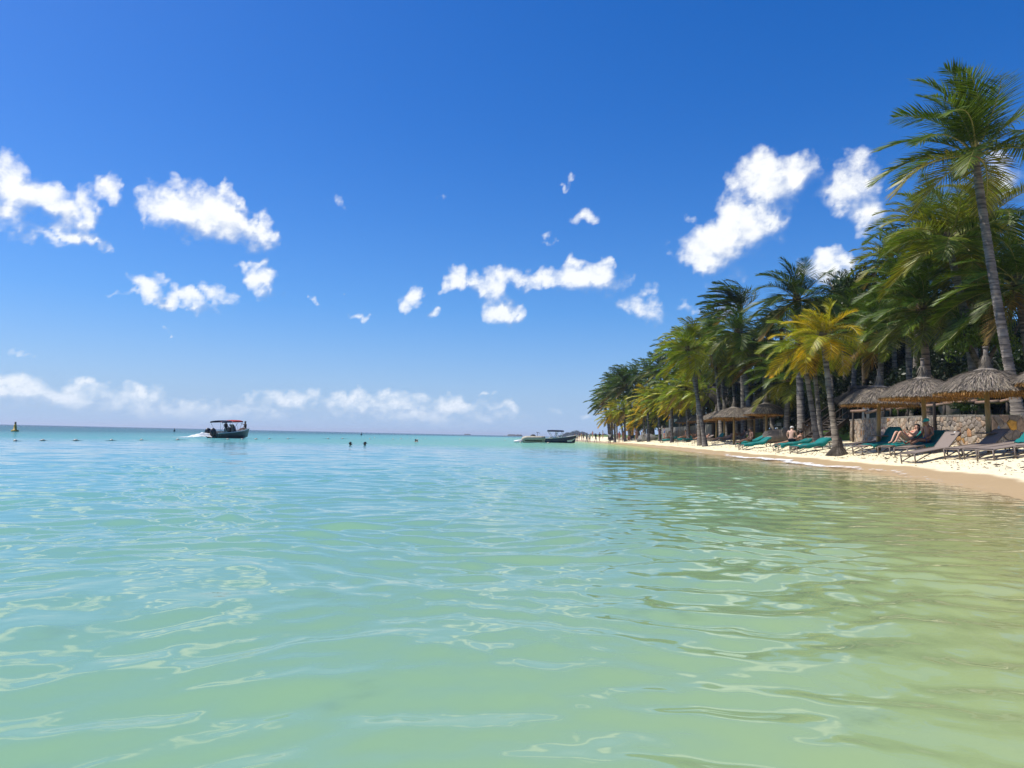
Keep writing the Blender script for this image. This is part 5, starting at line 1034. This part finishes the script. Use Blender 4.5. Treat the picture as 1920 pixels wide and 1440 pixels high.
stander('walk', 1124, 146, R(-110), 'tan', [('shirt', NV)], [('short', BLK)], 'walker in navy top with bare legs on the far sand')
stander('walk', 1105, 140, R(-90), 'fair', [('shirt', WH), ('briefs', BLK)], [('hat', WH)], 'walker in white sun hat and top with black swim bottoms')
stander('walk', 1100, 150, R(-80), 'dark', [('shirt', (.3, .3, .28)), ('trousers', (.05, .06, .05))], [('short', BLK)], 'walker in grey shirt and dark trousers next to the sun hat')
for i, (px, d) in enumerate([(1077, 175), (1082, 168), (1086, 180), (1090, 172), (1094, 165), (1111, 178), (1130, 165)]):
    cs = [(.4, .08, .08), (.5, .5, .5), (.05, .08, .2), (.45, .3, .15), (.1, .1, .1), (.5, .25, .3), (.2, .3, .35)]
    stander('stand' if i % 2 else 'stand2', px, d, i * 1.1, ['tan', 'brown', 'fair'][i % 3], [('shirt', cs[i]), ('shorts', (.05, .05, .07))], [('short', BLK)], 'bather among the small crowd at the far end of the beach', 'crowd at the far end of the beach')
def swimmer(px, py, rz, skin, hair, label, sc=1.0, dz=0.0): p = G(px, py, 0); return person('swim', (p.x, p.y, .02 + dz), rz, skin, [], hair, label, sc=sc)
swimmer(656, 835, R(20), 'brown', [('short', BLK)], 'dark haired swimmer with only head and neck above water')
swimmer(685, 835, R(150), 'brown', [('hat', (.03, .03, .035))], 'swimmer in dark brimmed hat beside the bare headed one')
swimmer(779, 828.5, R(10), 'tan', [('short', BLK)], 'adult swimmer carrying a child near the float line', dz=.06)
swimmer(783, 828.5, R(190), 'fair', [('cap', WH)], 'small child in white cap held by an adult swimmer', .8, .10)

# ------------------------------------------------------------------ boats
def hull(L, B, H, draft, m_out, m_in, name, o, bow_rise=.35, nsec=14):
    """open boat hull along +X (bow), sections lofted; returns sheer height function"""
    mb = MB(); secs = []
    for i in range(nsec + 1):
        t = i / nsec; x = lerp(-L / 2, L / 2, t); w = B / 2 * (1 - max(0, (t - .45) / .55) ** 2.2) * lerp(.94, 1, min(1, t * 3)); w = max(w, .02); z = H + bow_rise * t ** 2.2; k = -draft * (1 - max(0, (t - .7) / .3) ** 2 * 1.4)
        secs.append([(x + .25 * t ** 3 * f, s * w * g, lerp(k, z, h)) for s, g, h, f in ((-1, 1, 1, 1), (-1, .97, .62, .6), (-1, .88, .34, .3), (-1, .45, .1, 0), (0, 0, 0, 0), (1, .45, .1, 0), (1, .88, .34, .3), (1, .97, .62, .6), (1, 1, 1, 1))])
    V = [p for s in secs for p in s]; n = 9
    mb.add(V, [(i * n + j, i * n + j + 1, (i + 1) * n + j + 1, (i + 1) * n + j) for i in range(nsec) for j in range(n - 1)] + [tuple(range(n - 1, -1, -1))])
    h = mb.build('hull', m_out, o, True)
    gw_ = MB()
    for s in (0, 8): gw_.tube([secs[i][s] for i in range(nsec + 1)], .045, 6)
    gw_.build('gunwale', M['white'], h)
    mb = MB(); V = []
    for i in range(nsec + 1): a, b = Vector(secs[i][0]), Vector(secs[i][8]); V += [a.lerp(b, .06) - Vector((0, 0, .28 if i < nsec * .62 else .05)), b.lerp(a, .06) - Vector((0, 0, .28 if i < nsec * .62 else .05))]
    mb.add(V, [(2 * i, 2 * i + 2, 2 * i + 3, 2 * i + 1) for i in range(nsec)]); mb.build('deck', m_in, o); return secs
bp = G(432, 821.5, 0); BYAW = R(58)
b1 = thing('motor_boat', 'dark hulled motorboat with red bimini and twin outboards throwing a white wake', 'boat', (bp.x, bp.y, 0), BYAW); b1.rotation_euler = (0, R(-3), BYAW)
b1.scale = (.86, .92, .95); hull(5.0, 2.05, .62, .22, M['hull'], M['deck'], 'hull', b1)
for y in (-.42, .42):
    mb = MB(); mb.ball((-2.75, y, .72), (.40, .33, .46), 14, 10, lambda p: Vector((p.x * (1.0 if p.z > 0 else .85), p.y, p.z * (1.0 if p.z > 0 else 1.25)))); e = mb.build('outboard_motor', M['black'], b1, True)
    mb = MB(); mb.box((-2.70, y, .12), (.22, .14, .75), None, 1.0); mb.build('drive_leg', M['black'], e); mb = MB(); mb.box((-2.46, y, .52), (.18, .22, .3)); mb.build('bracket', M['steel'], e); mb = MB(); mb.box((-2.73, y, 1.0), (.3, .02, .05)); mb.build('stripe', M['white'], e)
mb = MB(); mb.box((-2.42, 0, .46), (.10, 1.85, .36)); mb.build('transom', M['deck'], b1)
mb = MB(); mb.box((.10, 0, .78), (.75, .95, .75), None, .82); co = mb.build('console', M['black'], b1); mb = MB(); mb.add([(.36, -.42, 1.15), (.36, .42, 1.15), (.12, .38, 1.48), (.12, -.38, 1.48)], [(0, 1, 2, 3)]); mb.build('windscreen', M['glass'], co)
mb = MB(); mb.box((-1.35, 0, .60), (.55, 1.5, .4)); mb.build('bench_seat', M['cream'], b1)
def bim(x0, x1, z, m, nm, w=1.0):
    mb = MB(); V = []
    for i in range(7):
        for j in range(7):
            x = lerp(x0, x1, i / 6); y = lerp(-w, w, j / 6); V.append((x, y, z + .10 * (1 - (y / w) ** 2) + .03 * math.sin(math.pi * i / 6)))
    mb.add(V, [(i * 7 + j, i * 7 + j + 1, (i + 1) * 7 + j + 1, (i + 1) * 7 + j) for i in range(6) for j in range(6)]); V = []
    for j, sy in ((0, -1), (6, 1)):
        for i in range(7): x = lerp(x0, x1, i / 6); V += [(x, sy * w, z + .03 * math.sin(math.pi * i / 6)), (x, sy * w * 1.01, z - .13)]
    mb.add(V, [(2 * i, 2 * i + 2, 2 * i + 3, 2 * i + 1) for i in range(6)] + [(14 + 2 * i, 14 + 2 * i + 2, 14 + 2 * i + 3, 14 + 2 * i + 1) for i in range(6)]); return mb
cp = bim(-2.0, -.55, 1.82, None, 'c').build('bimini_canopy', M['navycloth'], b1); bim(-.52, .95, 1.82, None, 'c').build('bimini_canopy', M['red'], b1)
for y in (-.98, .98):
    for a, b in (((-1.3, .70), (-2.0, 1.8)), ((-.6, .70), (-.55, 1.82)), ((.35, .72), (-.1, 1.8)), ((.35, .72), (.95, 1.8)), ((-.6, .70), (.4, 1.82))): mb = MB(); mb.tube([(a[0], y * .98, a[1]), (b[0], y, b[1])], .018, 6); mb.build('bimini_tube', M['steel'], b1)
Rb = b1.rotation_euler.to_matrix() @ Matrix.Diagonal(b1.scale)
def in_boat(pn, off, yaw, skin, wear, hair, label): p = Vector(b1.location) + Rb @ Vector(off); return person(pn, p, BYAW + yaw, skin, wear, hair, label)
in_boat('drive', (-.65, .1, .02), 0, 'dark', [('shirt', NV), ('trousers', BLK)], [('short', BLK)], 'dark clothed helmsman standing under the red bimini')
in_boat('point', (2.15, 0, .62), R(165), 'brown', [('shirt', (.02, .02, .025)), ('shorts', (.45, .40, .32))], [('cap', BLK)], 'person in black top and cap sitting on the bow and gesturing')
# wake
def foam_sheet_material():
    m = bpy.data.materials.new('foam_sheet'); m.use_nodes = True; t = m.node_tree; t.nodes.clear(); o = nn(t, 'ShaderNodeOutputMaterial')
    ge = nn(t, 'ShaderNodeNewGeometry'); n1 = nn(t, 'ShaderNodeTexNoise', i_Vector=ge.outputs['Position'], i_Scale=5.0, i_Detail=7.0, i_Roughness=0.68); w = nn(t, 'ShaderNodeAttribute', attribute_name='foam').outputs['Fac']
    al = smooth(t, mth(t, 'ADD', mth(t, 'MULTIPLY', n1.outputs['Fac'], 1.1), w), 0.86, 1.06)
    b = nn(t, 'ShaderNodeBsdfPrincipled', i_Roughness=0.7); b.inputs['Base Color'].default_value = (0.82, 0.82, 0.79, 1); bu = nn(t, 'ShaderNodeBump', i_Strength=0.6, i_Distance=0.05, i_Height=n1.outputs['Fac']); lk(t, bu.outputs[0], b.inputs['Normal'])
    ms = nn(t, 'ShaderNodeMixShader', i_0=al, i_1=nn(t, 'ShaderNodeBsdfTransparent').outputs[0], i_2=b.outputs[0]); lk(t, ms.outputs[0], o.inputs[0]); return m
M['foam_sheet'] = foam_sheet_material()
def foam_sheet(name, X, Y, Z, Wt, label):
    me = grid_mesh(name, X, Y, Z, M['foam_sheet']); q = me.attributes.new('foam', 'FLOAT', 'POINT'); q.data.foreach_set('value', Wt.astype(np.float32).ravel())
    return tag(stuff(obj(name, me)), label, 'foam')
hd2 = Vector((math.cos(BYAW), math.sin(BYAW), 0)); st_ = Vector(b1.location) - hd2 * 2.2; sw = Vector((-hd2.y, hd2.x, 0))
wt, wsd = np.meshgrid(np.linspace(0, 13, 130), np.linspace(-1, 1, 50)); wid_ = 0.75 + 0.11 * wt
wx = st_.x - hd2.x * wt + sw.x * wsd * wid_; wy = st_.y - hd2.y * wt + sw.y * wsd * wid_
wh = np.exp(-((wt - 0.9) / 1.5) ** 2) * 0.42 * np.exp(-(wsd / .55) ** 2) + 0.03; wh = wh * (1 + 0.35 * vnoise(wx * 3, wy * 3, 500, 4, .6)) + 0.012
foam_sheet('boat_wake', wx, wy, wh, np.clip(0.62 * np.exp(-wt / 5.0) + 0.12, 0, 1) * np.clip(1.25 - np.abs(wsd) ** 2 * 1.3, 0, 1), 'white churned wake foam behind the motorboat outboards')
# moored navy boat with blue bimini, cream inflatable alongside
np_ = G(1046, 830.2, 0); b2 = thing('speed_boat', 'moored navy speedboat with pale bow flash and dark blue bimini frame', 'boat', (np_.x, np_.y, 0), R(3))
hull(5.0, 2.0, .62, .2, M['navy'], M['white'], 'hull', b2, .55)
mb = MB(); V = [(x, -.99 * 1.0 * w, z) for x, w, z in ((1.2, .93, .38), (2.0, .72, .5), (2.62, .35, .80), (1.9, .70, .20), (1.3, .86, .16))]; mb.add([(v[0], v[1] - .03, v[2]) for v in V], [(0, 1, 2, 3, 4)]); mb.build('bow_flash', M['white'], b2)
mb = MB(); mb.add([(.75, -.7, .75), (.75, .7, .75), (.35, .6, 1.15), (.35, -.6, 1.15)], [(0, 1, 2, 3)]); mb.build('windscreen', M['glass'], b2)
bim(-1.5, .75, 1.72, None, 'c', .9).build('bimini_canopy', M['navycloth'], b2)
for y in (-.88, .88):
    for a, b in (((-.7, .6), (-1.45, 1.7)), ((-.7, .6), (.1, 1.72)), ((.2, .6), (-.4, 1.72)), ((.2, .6), (.72, 1.7)), ((-.3, .6), (-.3, 1.72))): mb = MB(); mb.tube([(a[0], y, a[1]), (b[0], y, b[1])], .03, 6); mb.build('bimini_tube', M['steel'], b2)
for x in (-1.0, -.2): mb = MB(); mb.box((x, 0, .62), (.5, 1.2, .35)); mb.build('seat', M['cream'], b2)
mb = MB(); mb.box((-.1, -.9, .36), (1.1, .25, .06)); 
ip = G(1000, 830.2, 0); b3 = thing('inflatable_boat', 'cream inflatable boat with fat side tubes tied behind the navy speedboat', 'boat', (ip.x - .1, ip.y - 1.6, 0), R(2))
for y in (-.7, .7):
    mb = MB(); mb.tube([(-1.35, y, .30), (-1.2, y, .52), (-.8, y, .58), (.9, y, .60), (1.5, y * .8, .66)], [.24, .30, .32, .32, .26], 12); mb.build('side_tube', M['cream'], b3, True)
    mb = MB(); mb.tube([(-1.3, y * 1.05, .18), (1.5, y * .85, .28)], .2, 10); mb.build('side_tube', M['cream'], b3, True); mb = MB(); mb.box((0, y * 1.36, .30), (2.2, .04, .12)); mb.build('rubbing_strake', M['wood_dark'], b3)
mb = MB(); mb.box((0, 0, .3), (2.6, 1.3, .3)); mb.build('floor', M['deck'], b3); mb = MB(); mb.tube([(-2.5, 0, .16), (-1.9, 0, .22), (-1.2, 0, .26)], [.10, .17, .22], 10); mb.box((-1.9, 0, .15), (1.2, 1.4, .22)); mb.build('swim_platform', M['white'], b3, True)
mb = MB(); mb.ball((.0, .1, .95), (.35, .3, .18), 10, 6); mb.build('dark_bundle', M['black'], b3, True); mb = MB(); mb.tube([(.5, .2, .5), (.62, .2, 1.35)], .025, 6); mb.box((.65, .2, 1.36), (.5, .4, .05), Matrix.Rotation(.25, 3, 'Y')); mb.build('folded_bimini', M['navycloth'], b3)

# ------------------------------------------------------------------ buoys, floats, rope
yb = G(28, 809, 0); bu = thing('marker_buoy', 'yellow conical marker buoy with rusty top far out', 'buoy', (yb.x, yb.y, 0)); mb = MB(); mb.lathe([(.30, -.2), (.46, .02), (.44, .18), (.22, .22), (.16, .75), (.12, .95)], 14); mb.build('buoy_body', M['yellow'], bu, True); mb = MB(); mb.lathe([(.12, .95), (.11, 1.22), (.06, 1.26)], 10); mb.build('top_mark', M['rail'], bu, True)
FL = [(28.5, 827), (80, 826.5), (142, 826.3), (209, 826), (265, 825.6), (333, 825), (427, 824), (454, 824), (480, 823.6), (505, 823), (540, 822.8), (615, 822.6), (642, 822.6), (693.5, 823), (702, 820.6), (737, 823.6), (752, 823), (769, 821.6), (790, 821), (797, 822.4), (862, 824), (976, 830), (1028, 831), (947, 826)]
mb = MB(); mb.ball((0, 0, .03), (.20, .15, .13), 12, 8); mb.tube([(-.24, 0, .03), (.24, 0, .03)], .03, 6); fm_ = mb.mesh('float_buoy', M['float'], True); line = []
for i, (px, py) in enumerate(FL):
    p = G(px, py, 0); s_ = .64 if i not in (21, 22) else .9; o = obj('float_buoy', fm_, None, (p.x, p.y, 0), prs.uniform(0, 3)); o.scale = (s_, s_, s_); line.append(p)
    tag(o, 'cream plastic float bobbing on the bathing area line', 'float', 'floats of the bathing area line')
pts = []
for a, b in zip(line[:14], line[1:14]):
    for k in range(6): q = a.lerp(b, k / 6); pts.append((q.x, q.y, .01 - .05 * math.sin(math.pi * k / 6)))
mb = MB(); mb.tube(pts, .022, 5); tag(mb.build('float_rope', M['rope']), 'dark rope strung between the bathing area floats', 'rope')
for px, py, lb in ((327, 809, 'small dark mooring marker far beyond the motorboat wake'), (677.5, 816, 'small dark mooring marker far beyond the swimmers')):
    p = G(px, py, 0); mb = MB(); mb.lathe([(.25, -.1), (.28, .15), (.10, .4), (.06, .9)], 10); tag(mb.build('mooring_marker', M['black'], None, True, (p.x, p.y, 0)), lb, 'buoy')

# ------------------------------------------------------------------ foam lines, beach litter
def shoreline(y, s): g = float(np.interp(y, SY, SG)); return float(np.interp(y, SY, SX)) + s * math.sqrt(1 + g * g)
fr_ = np.random.RandomState(6)
fy, fc = np.meshgrid(np.concatenate([np.arange(10, 50, .08), np.arange(50, 130, .3)]), np.linspace(-1, 1, 26), indexing='ij')
fo = 0.16 * np.sin(fy * .55 + 1) + 0.09 * np.sin(fy * 1.7) + 0.05 * np.sin(fy * 4.1 + 2); fsd = -.12 + fo + fc * 0.42
fx = np.interp(fy, SY, SX) + fsd * np.sqrt(1 + np.interp(fy, SY, SG) ** 2); fz = np.maximum(0.016, ground_z(fx, fy) + 0.045 * np.clip(1 - np.abs(fx - np.interp(fy, SY, SX)) / 4, 0, 1) + 0.008) + 0.012 * (1 - fc ** 2)
seg = np.interp(fy, [10, 16, 20, 25, 28, 40, 46, 60, 75, 100, 130], [.18, .24, .28, .34, .52, .52, .32, .30, .30, .26, .2])
foam_sheet('sea_foam', fx, fy, fz, seg * np.clip(1 - np.abs(fc - .35) ** 1.4 * .95, 0, 1) - .12 * (np.abs(fc) > .93), 'thin white wash of foam where ripples meet the sand')
mb = MB()
for i in range(1500):
    y = fr_.uniform(13, 95) if i < 800 else fr_.uniform(16, 45); s = fr_.uniform(1.2, 6) if fr_.rand() < .55 else fr_.normal(2.2, .35); x = shoreline(y, max(s, .9)); z = gz(x, y) + .012; a = fr_.uniform(0, 6.28); l = fr_.uniform(.02, .06) * (1 if fr_.rand() < .93 else 3); w = l * .45
    c, s_ = math.cos(a), math.sin(a); mb.add([(x - c * l, y - s_ * l, z), (x - s_ * w, y + c * w, z + .03), (x + c * l, y + s_ * l, z + .01), (x + s_ * w, y - c * w, z + .02)], [(0, 1, 2, 3)])
tag(stuff(mb.build('leaf_litter', M['litter'])), 'scattered dry leaves and weed bits on the pale sand', 'leaf litter')

# ------------------------------------------------------------------ far shore and islets
HD = 1300.0; hp = P(1128, 815, HD)
struct(obj('headland', (lambda mb: (mb.ball((0, 0, -1), (82, 40, 4.5), 40, 8), mb.mesh('headland', M['sand'], True))[-1])(MB()), None, (hp.x, HD, 0)))
TF = [leaf_cloud(71, 30, 26, 1.0, .13), leaf_cloud(72, 26, 26, 1.0, .13)]
for i, (px, ty, r) in enumerate([(1056, 812, 3.2), (1064, 808.5, 4.0), (1072, 805.5, 4.8), (1080, 804.5, 5.2), (1089, 806, 4.8), (1097, 809, 4.2), (1106, 810, 4.0), (1115, 811, 4.0), (1124, 811.5, 4.0), (1133, 811, 4.0), (1048, 815.5, 2.4), (1142, 812, 4.0), (1068, 811, 3.6), (1085, 809, 4.0), (1101, 812, 3.6), (1119, 813, 3.6), (1151, 811, 4), (1160, 811, 4)]):
    d = HD - 30 + 24 * (i % 3); T = P(px, ty, d); r *= 2.05; o = thing('far_tree', 'hazy tree on the low headland beyond the end of the beach', 'tree', (T.x, d, 1.5), 0, 'trees on the far headland'); mb = MB(); mb.tube([(0, 0, -2), (0, 0, max(1.5, T.z - r - 1))], .6, 6); mb.build('trunk', M['wood_dark'], o)
    c = obj('crown', TF[i % 2], o, (0, 0, T.z - 1.5 - r * .9), color=(.04, .065, .035)); c.scale = (r * 1.15, r, r)
for px, py, w, h, d in ((962, 817.2, 30, 3.2, 1500), (875, 815.0, 12, 2.4, 1900)):
    p = P(px, py, d); mb = MB(); r_ = np.random.RandomState(int(px)); mb.ball((0, 0, -.5), (w * .7, 12, h * .5), 20, 6)
    for i in range(14): mb.ball((r_.uniform(-w * .35, w * .5), 0, h * .4), (r_.uniform(2, 4), 3, r_.uniform(.4, .75) * h), 8, 5)
    struct(obj('islet', mb.mesh('islet', M['rockm'], True), None, (p.x, d, 0)))

# ------------------------------------------------------------------ sea air
hm = bpy.data.materials.new('sea_air'); hm.use_nodes = True; t = hm.node_tree; t.nodes.clear()
pvn = nn(t, 'ShaderNodeVolumePrincipled', i_Density=0.00022, i_Anisotropy=0.2); pvn.inputs['Color'].default_value = (0.80, 0.88, 1.0, 1)
lk(t, pvn.outputs[0], nn(t, 'ShaderNodeOutputMaterial').inputs['Volume'])
mb = MB(); mb.box((0, 0, -5.0), (19400, 19400, 60.0)); hz_ = mb.build('haze', hm); hz_['kind'] = 'stuff'; tag(hz_, 'thin bluish sea air fading the far headland', 'haze')
